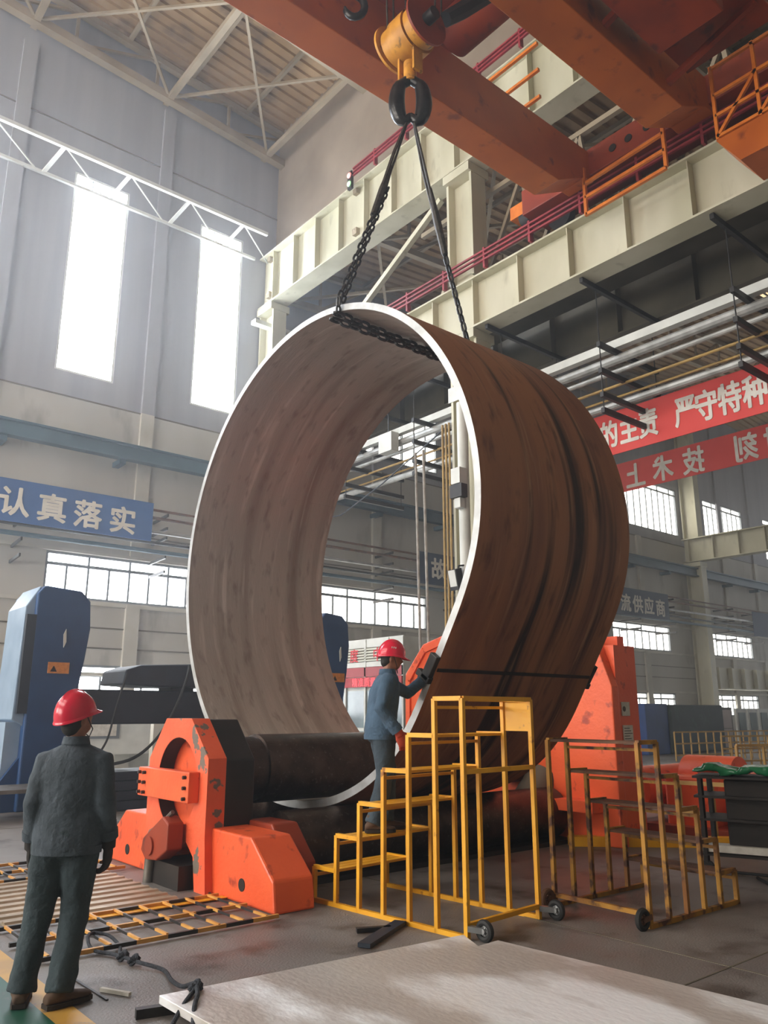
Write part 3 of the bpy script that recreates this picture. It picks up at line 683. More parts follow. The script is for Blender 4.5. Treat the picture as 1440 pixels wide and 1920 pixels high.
# ================================================================ CRANE
cr = thing('overhead_crane', 'big orange overhead travelling crane above the ring', 'crane', (12.5, 8, 12.95))
ZB, HB = 12.75, 1.3
def bridge(y0, y1, xe):
    pr = [(-13.5, ZB), (xe, ZB), (xe+1.0, ZB+.55), (xe+1.3, ZB+.55), (xe+1.3, ZB+HB), (-13.5, ZB+HB)]
    m = MB().prism([(x, y0, z) for x, z in pr], (0, y1-y0, 0)); m.build('bridge_girder', m_crane, cr, bevel=.015)
bridge(8.94, 9.62, 12.4); bridge(6.1, 6.88, 12.45)
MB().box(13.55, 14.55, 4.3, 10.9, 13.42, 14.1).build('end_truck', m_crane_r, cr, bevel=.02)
for y in (7.45, 7.9, 8.3): MB().cyl((13.53, y, 13.75), (13.56, y, 13.75), .09, n=14).build('access_hole', m_black, cr)
for y in (5.0, 10.2): MB().cyl((14.07, y, 13.28), (14.27, y, 13.28), .33, n=28).build('wheel', m_darksteel, cr, smooth=True)
MB().cyl((13.9, 10.9, 13.55), (13.9, 11.15, 13.55), .2, n=20).build('buffer', m_rubber, cr, smooth=True)
MB().box(13.7, 14.3, 10.85, 11.4, 13.6, 13.95).build('buffer_bracket', m_rail_o, cr)
def rail(name, pts, r=.035, mat=m_rail_o):
    m = MB()
    for a, b in pts: m.bar(a, b, r*2, r*2)
    return m.build(name, mat, cr)
X = 13.35
rail('handrail', [((X, 8.95, 12.3), (X, 8.95, 13.5)), ((X, 7.0, 12.4), (X, 7.0, 13.6)), ((X, 8.95, 12.33), (X, 7.0, 12.38)), ((X, 8.95, 12.75), (X, 7.0, 12.8)), ((X, 8.95, 13.1), (X, 7.0, 13.2))])
rail('handrail', [((12.0, 10.9, 14.6), (12.0, 10.9, 16.2)), ((12.0, 10.9, 16.1), (12.0, 9.0, 16.1)), ((12.0, 10.9, 15.4), (12.0, 9.0, 15.4)), ((12.0, 10.9, 14.7), (12.0, 9.0, 14.7))])
# platform at the right with rails
MB().prism([(12.9, 5.35, 11.35), (12.9, 3.2, 11.35), (12.9, 3.2, 12.0), (12.9, 5.75, 12.0)], (.9, 0, 0)).build('platform', m_crane, cr)
pts = []
for y in (5.7, 4.9, 4.1, 3.3): pts.append(((12.9, y, 12.0), (12.9, y, 13.6)))
for z in (12.05, 12.5, 12.95, 13.55): pts.append(((12.9, 5.7, z), (12.9, 3.2, z)))
for y in (4.9, 4.1): pts.append(((12.9, y+.8, 12.05), (12.9, y, 12.95)))
rail('handrail', pts, .03)
# side gallery beyond bridge two, dark red from below
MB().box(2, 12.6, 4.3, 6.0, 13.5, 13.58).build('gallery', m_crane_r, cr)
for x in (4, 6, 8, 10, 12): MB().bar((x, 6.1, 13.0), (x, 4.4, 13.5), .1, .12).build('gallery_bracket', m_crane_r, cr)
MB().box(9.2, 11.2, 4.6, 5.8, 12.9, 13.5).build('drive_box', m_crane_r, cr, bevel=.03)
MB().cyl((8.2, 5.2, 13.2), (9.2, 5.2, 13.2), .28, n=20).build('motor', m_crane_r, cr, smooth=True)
# trolley on the bridge
MB().box(5.6, 9.4, 6.6, 9.3, 14.3, 14.9).build('trolley', m_crane_r, cr)
MB().cyl((8.9, 7.2, 14.0), (8.9, 8.6, 14.0), .42, n=28).build('drum', m_crane_r, cr, smooth=True)
m = MB()
for dx in (-.25, -.12, .12, .25):
    for y in (7.25, 7.95): m.cyl((7.0+dx, y, 12.1), (7.0+dx*1.3, y, 14.3), .016, n=6)
m.build('hoist_rope', m_wire, cr)
MB().tube([(7.3, 7.2, 12.2), (7.6, 7.1, 12.5), (8.3, 7.0, 13.3), (8.6, 6.95, 14.2)], [.12, .14, .14, .12]).build('cable_bundle', m_cable, cr, smooth=True)
# hook block
HX, HY = 6.93, 7.63
hb = thing('hook_block', 'yellow hook block with a dark double hook on the crane', 'hook block', (HX, HY, 10.2))
m = MB()
for y0, y1, r in ((-.36, -.2, .33), (-.18, .14, .36), (.16, .32, .33)): m.cyl((HX, HY+y0, 11.93), (HX, HY+y1, 11.93), r, n=36)
m.build('sheave_guard', m_hook_y, hb, smooth=True)
for y in (-.4, .36): MB().cyl((HX, HY+y, 11.97), (HX, HY+y+.04, 11.97), .4, n=32).build('side_plate', m_hook_y if y > 0 else m_crane_r, hb, smooth=True)
MB().cyl((HX, HY-.58, 11.97), (HX, HY+.5, 11.97), .1).build('axle', m_black, hb, smooth=True)
m = MB()
for y in (-.17, .17): m.box(HX-.09, HX+.09, HY+y-.02, HY+y+.02, 11.2, 11.9)
m.build('hanger_plate', m_hook_y, hb)
MB().cyl((HX, HY, 11.1), (HX, HY, 11.45), .1).build('swivel', m_hook_y, hb, smooth=True)
hd = V((.766, -.643, 0))
for s in (1, -1):
    pts = []; rs = []
    for i in range(15):
        t = i/14; a = rad(95 - 235*t); c = V((HX, HY, 10.74)) + hd*s*.095
        pts.append(c + hd*s*.115*cos(a) + V((0, 0, .34*sin(a)))); rs.append(.065 + .062*sin(pi*min(1, t*1.15)))
    pts[0] = V((HX, HY, 11.16)); rs[0] = .08; rs[-1] = .03
    MB().tube(pts, rs, 14).build('hook', m_hook, hb, smooth=True)
ah = thing('auxiliary_hook', 'small dark hook hanging at the top picture edge left of the hook block', 'hook', (6.39, 8.35, 12.5))
c = V((6.39, 8.35, 12.75)); pts = [c + V((0, 0, .5))] + [c + hd*.16*cos(rad(90-270*i/12)) + V((0, 0, .2*sin(rad(90-270*i/12)))) for i in range(13)]
MB().tube(pts, [.05]*3 + [.06]*9 + [.045, .02], 12).build('hook', m_hook, ah, smooth=True)
MB().cyl((6.39, 8.35, 13.2), (6.39, 8.35, 14.3), .03).build('rope', m_wire, ah)
MB().cyl((6.39, 8.35, 13.15), (6.39, 8.35, 13.3), .1).build('swivel', m_hook_y, ah, smooth=True)
# sling: wire ropes then chain, through the ring
sl = thing('chain_sling', 'heavy dark chain sling looped through the steel ring', 'chain sling', (HX, HY, 10.2))
NR, FR = rp(RX0-.06, rad(105), -.02), rp(RX1+.04, rad(102), -.02)
HB_ = V((HX, HY, 10.36))
L1 = HB_.lerp(NR, .56); R1 = HB_.lerp(FR, .56)
for a, b, s in ((HB_ - hd*.06, L1, 'left'), (HB_ + hd*.06, R1, 'right')):
    d = (b-a).normalized(); side = d.orthogonal().normalized(); q = d.cross(side)
    for o_ in (side*.055, -side*.055, q*.04):
        m = MB(); m.tube([a + o_*.3, a.lerp(b, .35) + o_, b + o_*.6], .019, 6); m.build('wire_rope', m_wire, sl, smooth=True)
    m = MB().tube([a.lerp(b, .5), a.lerp(b, .75), b], [.035, .06, .05], 8); m.build('rope_splice', m_wire, sl, smooth=True)
m = MB()
st = HB_.lerp(NR, .42)
m.chain([HB_.lerp(NR, .52), NR + V((0, 0, .03)), rp(RX0-.03, rad(105), RT+.06)])
m.chain([st + hd*.05, NR + hd*.05])
m.chain([rp(RX0-.02, rad(105), RT+.05), rp(RX1+.02, rad(103), RT+.06)], .19, .12, .022)
m.chain([rp(RX0-.02, rad(104), RT+.12), rp(RX0+1.2, rad(106), RT+.13), rp(RX1, rad(103), RT+.1)], .19, .12, .022)
m.chain([HB_.lerp(FR, .52), FR, rp(RX1+.03, rad(103), RT+.05)], .17, .1, .02)
m.build('chain', m_chain, sl, smooth=True)

# ================================================================ STAIRS
def stair(name, lab, org, u, v, nposts, rise, pitch, width, mat, tread_m, cat='stair'):
    org, u, v = V(org), V(u).normalized(), V(v).normalized(); z = V((0, 0, 1)); t = thing(name, lab, cat, org)
    P = lambda i, side, h: org + u*pitch*i + v*(width if side else 0) + z*h
    r = .018
    for side in (0, 1):
        for i in range(nposts):
            h = rise*min(i+1, nposts-1)
            MB().bar(P(i, side, .0 if i else 0), P(i, side, h), 2*r, 2*r, up=u).build('post', mat, t)
        MB().bar(P(0, side, r), P(nposts-1, side, r), 2*r, 2*r).build('base_rail', mat, t)
        for k in range(1, nposts): MB().bar(P(k-1, side, rise*k), P(k, side, rise*k), 2*r, 2*r).build('step_rail', mat, t)
    for k in range(1, nposts):
        m = MB(); w_ = pitch*.94
        if k < nposts-1 or tread_m is m_tread_o:
            for q in range(3):
                c = org + u*(pitch*(k-1) + w_*(q+.5)/3 + .01) + z*(rise*k - .005); m.bar(c, c + v*width, w_/3*.86, .022)
            m.build('tread', tread_m, t)
        else:
            m.bar(P(k-1, 0, rise*k), P(k-1, 1, rise*k), 2*r, 2*r).bar(P(k, 0, rise*k), P(k, 1, rise*k), 2*r, 2*r); m.build('top_rail', mat, t)
        MB().bar(P(k-1, 0, rise*k-.07), P(k-1, 1, rise*k-.07), r*1.4, r*1.4).build('cross_bar', mat, t)
    e = nposts-1
    MB().bar(P(e, 0, .1), P(e, 1, .1), 2*r, 2*r).build('end_rail', mat, t)
    if tread_m is m_yellow: MB().bar(P(e, 0, rise*e*.68), P(e, 1, rise*e*.68), 2*r, 2*r).build('end_rail', mat, t)
    return t, P, u, v
def wheel(t, c, axis, r, mtyre, mhub, fork_from):
    c, axis = V(c), V(axis).normalized(); up = V((0, 0, 1)); f = axis.cross(up)
    ty = MB(); rings = 24
    ty.tube([c + (f*cos(2*pi*i/rings) + up*sin(2*pi*i/rings))*(r-.022) for i in range(rings)], .024, 8, closed=True)
    wo = ty.build('wheel', mtyre, t, smooth=True)
    h = MB(); h.tube([c + (f*cos(2*pi*i/rings) + up*sin(2*pi*i/rings))*(r-.048) for i in range(rings)], .008, 6, closed=True)
    for i in range(5): h.bar(c, c + (f*cos(2*pi*i/5) + up*sin(2*pi*i/5))*(r-.045), .012, .02, up=axis)
    h.cyl(c - axis*.03, c + axis*.03, .02); h.build('hub', mhub, wo)
    MB().bar(V(fork_from), c, .05, .04).build('axle_arm', mhub, t)
u1, v1 = V((.075, -.997, 0)), V((.997, .075, 0))
t, P, u, v = stair('access_stair', 'yellow tubular step stand that the worker in blue stands on', (4.57, 6.43, 0), u1, v1, 7, .295, .3, .92, m_yellow, m_yellow)
vs = [P(5, 1, 1.50), P(6, 1, 1.50), P(6, 1, 1.75), P(5, 1, 1.75)]
MB().prism(vs, v*.012).build('corner_panel', m_yellow, t, label='solid yellow panel in the top corner')
wheel(t, P(6, 0, .075) + u*.12 + v*.06, v, .08, m_rubber, m_gal, P(6, 0, .085) + u*.01)
wheel(t, P(6, 1, .075) + u*.12 + v*.08, v, .08, m_rubber, m_gal, P(6, 1, .085) + u*.01)
u2, v2 = V((-1, .015, 0)), V((.015, 1, 0))
t, P, u, v = stair('access_stair', 'rusty yellow step stand on wheels right of the ring', (7.42, 3.92, 0), u2, v2, 6, .283, .272, .95, m_yellow_o, m_tread_o)
MB().prism([P(5, 1, 1.18), P(5, 1, 1.40), P(4.95, .78, 1.4), P(4.95, .78, 1.2)], u*.01).build('corner_panel', m_tread_o, t)
wheel(t, P(5, 0, .08) + u*.1, v, .085, m_rubber, m_tread_o, P(5, 0, .09)); wheel(t, P(5, 1, .08) + u*.1, v, .085, m_tread_o, m_tread_o, P(5, 1, .09))

# ================================================================ PIT COVER, BARRIER PANELS, PLATE
tag(MB().box(2.15, 3.66, 7.18, 8.95, .0, .012).build('pit_cover', m_cover), 'ribbed tan metal cover on the floor before the machine', 'floor cover')
m = MB()
for i in range(9): y = 7.28 + i*.2; m.prism([(2.16, y, .012), (2.16, y+.09, .012), (2.16, y+.07, .028), (2.16, y+.02, .028)], (1.49, 0, 0))
bpy.data.objects['pit_cover']['_o'] = (0, 0, 0); m.build('rib', m_cover, bpy.data.objects['pit_cover'])
def barrier(lab, x0, x1, y0, y1, nr, z=.03, along='x'):
    t = thing('barrier_panel', lab, 'barrier', (x0, y0, 0))
    def striped(a, b, nseg, wd, ph=0, nm='rail'):
        a, b = V(a), V(b); wd *= .72; m = MB()
        for k in range(nseg): m.bar(a.lerp(b, k/nseg), a.lerp(b, (k+1)/nseg), wd, wd)
        o = m.build(nm, (m_stripe_y, m_stripe_b), t)
        for i, p in enumerate(o.data.polygons): p.material_index = (i//6 + ph) % 2
    ln = x1-x0 if along == 'x' else y1-y0
    for f in (0, .5, 1):
        if along == 'x': y = y0 + (y1-y0)*f; striped((x0, y, z), (x1, y, z), 8, .04, 1)
        else: x = x0 + (x1-x0)*f; striped((x, y0, z), (x, y1, z), 8, .04, 1)
    for i in range(nr):
        g = (i+.5)/nr
        if along == 'x': x = x0 + ln*g; striped((x, y0, z+.012), (x, y1, z+.012), 5, .026, 0, 'rung')
        else: y = y0 + ln*g; striped((x0, y, z+.012), (x1, y, z+.012), 5, .026, 0, 'rung')
barrier('black and yellow striped panel lying right of the pit cover', 2.0, 3.96, 6.08, 7.1, 9)
barrier('black and yellow striped panel lying behind the pit cover', 2.2, 3.86, 9.0, 9.95, 8)
barrier('black and yellow striped panel lying left of the pit cover', .95, 2.0, 7.2, 8.9, 7, along='y')
tag(MB().box(2.6, 4.0, 7.0, 7.1, .012, .02).build('floor_strip', m_yellow), 'flat yellow strip on the floor along the striped panel', 'strip')
pc = MB(); e1 = V((2.25, -.21, 0)); e2 = V((.35, -4.4, 0)); o0 = V((2.28, 4.71, .05)); th = V((0, 0, .045))
pv = [o0, o0+e1, o0+e1+V((-.13, -.27, 0)), o0+e1+V((.08, -.26, 0)), o0+e1+V((.1, 0, 0))+e2, o0+V((.1, -4.4, 0))]
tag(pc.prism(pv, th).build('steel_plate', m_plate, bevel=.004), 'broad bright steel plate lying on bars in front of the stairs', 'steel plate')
for a, b, l in (((2.15, 4.72, .025), (2.8, 4.55, .025), 'dark square bar sticking out under the left corner of the plate'), ((3.3, 4.0, .025), (4.6, 3.7, .025), 'dark bar supporting the middle of the bright plate'), ((3, 2, .025), (4.6, 1.8, .025), 'dark bar supporting the near end of the bright plate'), ):
    tag(MB().bar(a, b, .05, .05).build('steel_bar', m_darksteel), l, 'bar')
# ropes
def rope(lab, pts, r, mat, name='rope', cat='rope', knots=()):
    # smooth the control points
    P_ = [V(p) for p in pts]; out = []
    for i in range(len(P_)-1):
        p0, p1, p2, p3 = P_[max(i-1, 0)], P_[i], P_[i+1], P_[min(i+2, len(P_)-1)]
        for k in range(6):
            s = k/6; out.append(.5*((2*p1) + (p2-p0)*s + (2*p0-5*p1+4*p2-p3)*s*s + (3*p1-p0-3*p2+p3)*s**3))
    out.append(P_[-1]); m = MB().tube(out, r, 8)
    for kx in knots:
        kx = V(kx); m.tube([kx + V((.035*cos(a), .035*sin(a)*.7, .012*sin(2*a))) for a in [2*pi*i/10 for i in range(10)]], r*1.1, 6, closed=True)
        m.tube([kx + V((.02*cos(a), .03*sin(a), .025*cos(a))) for a in [2*pi*i/10 for i in range(10)]], r, 6, closed=True)
    return tag(m.build(name, mat, smooth=True), lab, cat)
rope('knotted grey rope from the striped panel to the bright plate', [(2.55, 6.42, .06), (2.46, 6.3, .07), (2.42, 6.1, .03), (2.5, 5.95, .02), (2.52, 5.78, .03), (2.55, 5.6, .03), (2.62, 5.38, .02), (2.55, 5.1, .03), (2.52, 4.9, .05), (2.5, 4.72, .11), (2.44, 4.6, .115), (2.33, 4.5, .09), (2.22, 4.42, .02), (2.15, 4.3, .02)], .013, m_rope, knots=[(2.52, 5.8, .035), (2.54, 5.66, .035), (2.47, 4.64, .12)])
rope('short frayed rope tail hanging over the plate corner', [(2.48, 4.66, .13), (2.42, 4.52, .12), (2.33, 4.38, .10), (2.26, 4.25, .02)], .013, m_rope)
rope('rope loop tied to the striped panel', [(2.55, 6.42, .06), (2.62, 6.3, .05), (2.62, 6.1, .02), (2.56, 5.95, .02), (2.52, 5.84, .03)], .012, m_rope)
tag(MB().bar((3.98, 4.97, .02), (4.62, 5.3, .02), .1, .03).build('flat_bar', m_press_d), 'dark flat bar on the floor left of the plate tip', 'bar')
tag(MB().bar((4.2, 5.34, .02), (4.45, 5.22, .02), .05, .03).build('flat_bar', m_darksteel), 'short dark bar beside the flat bar on the floor', 'bar')
tag(MB().bar((2.17, 5.28, .015), (2.27, 5.08, .015), .025, .02).build('scrap', m_paper), 'pale stick lying on the floor near the left worker', 'stick')
tag(MB().bar((2.12, 5.75, .006), (2.14, 5.1, .006), .015, .008).build('wire', m_darksteel), 'thin dark rod lying on the floor near the left worker', 'rod')

# ================================================================ PRESS AND BACKGROUND MACHINES
pr = thing('blue_press', 'tall blue press with two columns and a dark crossbeam', 'press', (8, 15.5, 0))
for x0, x1 in ((4.48, 5.5), (10.85, 11.68)):
    m = MB().prism([(x0, 15.2, 0), (x0, 15.2, 3.8), (x0+.12, 15.2, 3.95), (x1-.22, 15.2, 3.9), (x1-.04, 15.2, 3.72), (x1, 15.2, 3.2), (x1-.06, 15.2, 2.6), (x1-.15, 15.2, 2.0), (x1-.2, 15.2, 0)], (0, 1.4, 0)); c_ = m.build('column', m_press, pr, bevel=.03)
    lb = MB().box(x0+.3, x0+.68, 15.18, 15.2, 2.36, 2.56).build('warning_label', m_lbl, c_)
    m = MB().prism([(x0+.34, 15.175, 2.39), (x0+.46, 15.175, 2.39), (x0+.40, 15.175, 2.5)], (0, .004, 0)); m.build('warning_mark', m_black, c_)
    MB().obox((x0+.55, 15.18, 3.0), (.02, 0, .05), (0, .01, 0), (-.01, 0, .12)).build('hook_mark', m_white, c_)
MB().prism([(4.28, 15.3, 1.55), (4.32, 15.3, 3.55), (4.55, 15.3, 3.95), (4.55, 15.3, 1.4)], (0, 1.1, 0)).build('side_cover', m_press_l, pr, bevel=.02)
MB().box(4.33, 4.5, 15.2, 15.32, 1.65, 3.4).build('slide_guard', m_press_d, pr)
MB().prism([(4.1, 15.3, 0), (4.2, 15.3, .5), (4.55, 15.3, 1.0), (4.55, 15.3, 0)], (0, 1.0, 0)).build('foot_gusset', m_press, pr)
MB().box(4.22, 4.55, 15.4, 16.2, 0.1, 1.5).build('lower_column', m_press_l, pr)
MB().box(5.5, 11.1, 15.5, 16.3, 1.45, 2.1).build('crossbeam', m_press_d, pr, bevel=.03)
MB().prism([(6.25, 15.3, 2.2), (6.3, 15.3, 2.48), (6.6, 15.3, 2.58), (8.2, 15.3, 2.66), (10.5, 15.3, 2.6), (10.5, 15.3, 2.2), (7.0, 15.3, 2.16)], (0, 1.2, 0)).build('ram_head', m_press_d, pr, bevel=.03)
MB().box(7.4, 7.9, 15.6, 16.2, 2.1, 2.2).build('ram_foot', m_press_d, pr)
for x, y, l in ((6.0, 14.3, ''),):
    for k in range(4): tag(MB().box(5.2, 7.6-.05*k, 14.2, 15.1, .02+.165*k, .165+.165*k).build('steel_slab', m_press_d, bevel=.01), ('bottom', 'second from bottom', 'third from bottom', 'top')[k] + ' dark slab of the stack behind the orange end plate', 'slab', 'dark slabs stacked under the press')
tb = thing('work_table', 'low grey steel table at the foot of the blue press', 'table', (4.6, 14.2, 0))
MB().box(3.4, 5.2, 13.9, 15.0, .42, .48).build('tabletop', m_grey, tb)
for x in (3.6, 4.9):
    for y in (14.0, 14.9): MB().box(x-.06, x+.06, y-.06, y+.06, 0, .42).build('leg', m_press_d, tb)
tag(MB().box(4.5, 4.9, 14.1, 14.4, .48, .58).build('steel_block', m_darksteel), 'dark block resting on the low steel table', 'block')
rope('black cable hanging from the press ram down to the floor', [(7.6, 15.25, 2.6), (7.5, 15.15, 2.3), (7.25, 15.1, 1.7), (6.9, 15.1, 1.15), (6.4, 15.1, .8), (5.6, 15.1, .7)], .03, m_cable, 'cable', 'cable')
rope('short black cable hanging beside the ram over the crossbeam', [(6.3, 15.25, 2.4), (6.2, 15.2, 2.1), (6.1, 15.2, 1.7), (6.0, 15.2, 1.2), (5.8, 15.1, .9)], .02, m_cable, 'cable', 'cable')
# notice wall and low white wall behind the press
t = thing('notice_board', 'pale notice boards on the wall below the press crossbeam', 'notice board', (9, 23.6, 1.2))
MB().box(7.8, 15, 23.5, 23.6, .5, 1.6).build('panel', m_white, t); MB().box(8.4, 9.6, 23.47, 23.5, .95, 1.5).build('frame', m_mull, t); MB().box(8.5, 9.5, 23.45, 23.47, 1.02, 1.44).build('sheet', m_paper, t); MB().box(11.0, 13, 23.45, 23.5, 1.0, 1.5).build('sheet', m_paper, t)
tag(MB().box(9.8, 10.1, 21.6, 21.8, 0, 1.7).build('post', m_pil), 'grey post standing behind the press crossbeam', 'post')
def fence(lab, a, b, h, n, mat, rails=(1, .15)):
    a, b = V(a), V(b); t = thing('safety_fence', lab, 'fence', a)
    for f in rails: MB().bar(a + V((0, 0, h*f)), b + V((0, 0, h*f)), .05, .05).build('rail', mat, t)
    for i in range(n+1): c = a.lerp(b, i/n); MB().bar(c, c + V((0, 0, h)), .045, .045).build('post', mat, t)
fence('pale low fence by the wall behind the orange end plate', (10.5, 20.5, 0), (14.8, 20.5, 0), .9, 14, m_ochre)
# office booth
ob = thing('office_booth', 'white control booth with louvres and red lettering seen through the ring', 'booth', (15, 18.3, 0))
BX = 15.0
MB().box(BX+.02, 17, 16.99, 20.6, 0, 3.78).build('cabin', m_white, ob)
MB().box(BX-.02, BX+.02, 16.99, 20.6, 3.55, 3.80).build('cornice', m_white, ob)
MB().box(BX-.004, BX+.025, 17.1, 20.5, 3.14, 3.54).build('louvre_slit_shade', m_girder_d, ob)  # dark strip painted behind the louvres as shade in their slits
for k in range(5): MB().obox((BX-.02, 18.8, 3.18+.08*k), (.03, 0, .02), (0, 1.75, 0), (0, 0, .012)).build('louvre', m_louver, ob)
MB().box(BX-.03, BX+.02, 16.99, 20.6, 2.98, 3.12).build('sill', m_white, ob)
MB().box(BX-.05, BX+.02, 16.99, 20.6, 2.70, 2.97).build('fascia', m_fascia, ob)
lb = MB().box(BX-.1, BX-.04, 17.0, 20.6, 2.40, 2.68).build('led_board', m_ledd, ob)
text('精准质量检测', .27, (BX-.105, 18.4, 2.54), (0, -1, 0), (0, 0, 1), m_led, ob, name='led_lettering', offset=.01, space=1.1)
for y, s_ in ((19.22, '度'), (18.12, '中')): text(s_, .42, (BX-.05, y, 3.33), (0, -1, 0), (0, 0, 1), m_txt_r, ob, offset=.015)
for y0, y1 in ((17.05, 17.6), (17.7, 18.65), (18.75, 19.6), (19.7, 20.5)):
    for z0, z1 in ((1.25, 2.3), (.2, 1.15)): MB().box(BX-.005, BX+.025, y0, y1, z0, z1).build('window_glass', m_glass, ob)
for y in (17.02, 17.65, 18.7, 19.65): MB().box(BX-.05, BX+.01, y-.035, y+.035, 0, 3.78).build('mullion', m_white, ob)
# right background
ct = thing('blue_container', 'blue steel container with a dark tarpaulin by the gable wall', 'container', (33, 20, 0))
MB().box(30, 31.7, 19, 21.5, 0, 2.05).build('end_panel', m_cont, ct, bevel=.03)
MB().box(31.72, 36.2, 18.9, 21.6, 0, 2.02).build('tarpaulin', m_contd, ct, bevel=.06)
t = thing('partition_panel', 'pale partition panels standing right of the blue container', 'partition', (38, 20.5, 0))
for k in range(2):
    for q in range(2): MB().box(36.5+1.7*k, 38.15+1.7*k, 20.4, 20.5, .05+.9*q, .92+.9*q).build('panel', m_pink, t)
MB().box(36.4, 40.0, 20.42, 20.52, 0, 1.95).build('frame', m_girder_d, t)
t = thing('glass_door', 'white framed glass doors at the right picture edge', 'door', (42, 20.5, 0))
for k in range(4): x = 40.4 + 1.2*k; f = MB().box(x, x+1.1, 20.4, 20.5, 0, 1.9).build('door_leaf', m_white, t); MB().box(x+.2, x+.9, 20.37, 20.4, .25, 1.7).build('door_glass', m_glass, f)
fence('ochre safety fence in front of the blue container', (15.5, 7.9, 0), (21, 5.8, 0), 1.05, 9, m_ochre, (1, .55))
fence('long ochre fence in the background right of the container', (25, 13.2, 0), (33, 10.5, 0), .95, 22, m_ochre, (1, .6, .2))
fence('second ochre fence behind the long background fence', (27, 16, 0), (38, 14.2, 0), 1.0, 26, m_ochre, (1, .6, .2))
fence('pale fence between the far housing and the drive unit', (10.3, 6.1, 0), (10.6, 4.4, 0), .75, 4, m_ochre, (1, .5))
# cart
ca = thing('welding_cart', 'black welding cart with a green sheet draped on its top', 'cart', (8.6, 4.5, 0))
A = V((8.5, 4.78, 0)); B = V((8.75, 4.05, 0)); dv = (B-A).normalized(); nv = V((-dv.y, dv.x, 0))
if nv.x < 0: nv = -nv
for p in (A, B):
    for k in (0, .55): MB().bar(p + nv*k + V((0, 0, .12)), p + nv*k + V((0, 0, .98)), .045, .045).build('frame_post', m_cart, ca)
for z in (.2, .55, .78, .98): MB().obox((A+B)/2 + nv*.275 + V((0, 0, z)), dv*.46, nv*.3, V((0, 0, .012))).build('shelf', m_cart, ca)
MB().obox((A+B)/2 + nv*.3 + dv*.12 + V((0, 0, .62)), dv*.28, nv*.22, V((0, 0, .34))).build('power_source', m_cart, ca, bevel=.02)
MB().obox((A+B)/2 + nv*.1 + V((0, 0, .26)), dv*.42, nv*.1, V((0, 0, .035))).build('drawer_front', m_paper, ca)
for p in (A, B): MB().cyl(p + V((0, 0, .07)) - nv*.02, p + V((0, 0, .07)) + nv*.03, .07, n=18).build('wheel', m_rubber, ca, smooth=True)
gs = MB()
for i in range(9):
    f = i/8; c = A.lerp(B, f*.95) + nv*.2 + V((0, 0, 1.055 + .03*sin(i*1.3))); gs.obox(c, dv*.06, nv*(.22+.03*cos(i)), V((0, 0, .02+.02*(i % 2))) + dv*.02)
remesh(gs, 'sheet', m_green, thing('green_tarp', 'crumpled shiny green plastic sheet on the black cart', 'sheet', (8.7, 4.5, 1.0)), .02, 3, .012, 8)
cy = thing('gas_cylinder', 'dark brown gas cylinder at the right edge beside the black cart', 'gas cylinder', (8.75, 3.72, 0))
MB().tube([(8.75, 3.72, 0), (8.75, 3.72, .95), (8.75, 3.72, 1.05), (8.75, 3.72, 1.1)], [.12, .12, .08, .04], 24).build('bottle', m_cyl, cy, smooth=True)
MB().cyl((8.75, 3.72, 1.08), (8.75, 3.72, 1.2), .025).build('valve', m_grey, cy)
rope('black cable coiled on the floor under the cart', [(8.6, 4.3, .02), (8.3, 4.0, .02), (8.0, 3.7, .02), (8.2, 3.4, .02), (8.6, 3.6, .02), (8.8, 4.1, .02), (8.7, 4.6, .02)], .015, m_cable, 'cable', 'cable')

# ================================================================ PEOPLE
def rot(ax, deg): return Matrix.Rotation(rad(deg), 4, ax)
def hand_mb(m, w, d, n, t, curl=(25, 30, 25), s=1.0):
    w, d, n = V(w), V(d).normalized(), V(n); n = (n - d*n.dot(d)).normalized(); t = V(t); t = (t - d*t.dot(d) - n*t.dot(n)).normalized()
    m.ell(w + d*.05*s, d*.062*s, t*.045*s, n*.02*s, 14, 8)
    m.tube([w - d*.04*s, w + d*.02*s], [.034*s, .034*s], 10)
    for i, L in enumerate((.078, .088, .082, .064)):
        p = w + d*.088*s + t*(.034-.0225*i)*s; a = 0; pts = [w + d*.05*s + t*(.026-.017*i)*s, p]
        for k, f in enumerate((.45, .31, .24)):
            a += rad(curl[k] + 4*i); p = p + (d*cos(a) + n*sin(a))*L*f*s; pts.append(p)
        m.tube(pts, [.012*s, .0125*s, .0115*s, .0105*s, .0085*s], 8)
    p = w + d*.022*s + t*.028*s; dd = (d*.62 + t*.66 + n*.35).normalized(); d2 = (d*.8 + t*.3 + n*.5).normalized()
    m.tube([p - dd*.01, p + dd*.042*s, p + dd*.042*s + d2*.034*s], [.016*s, .0145*s, .0105*s], 8)
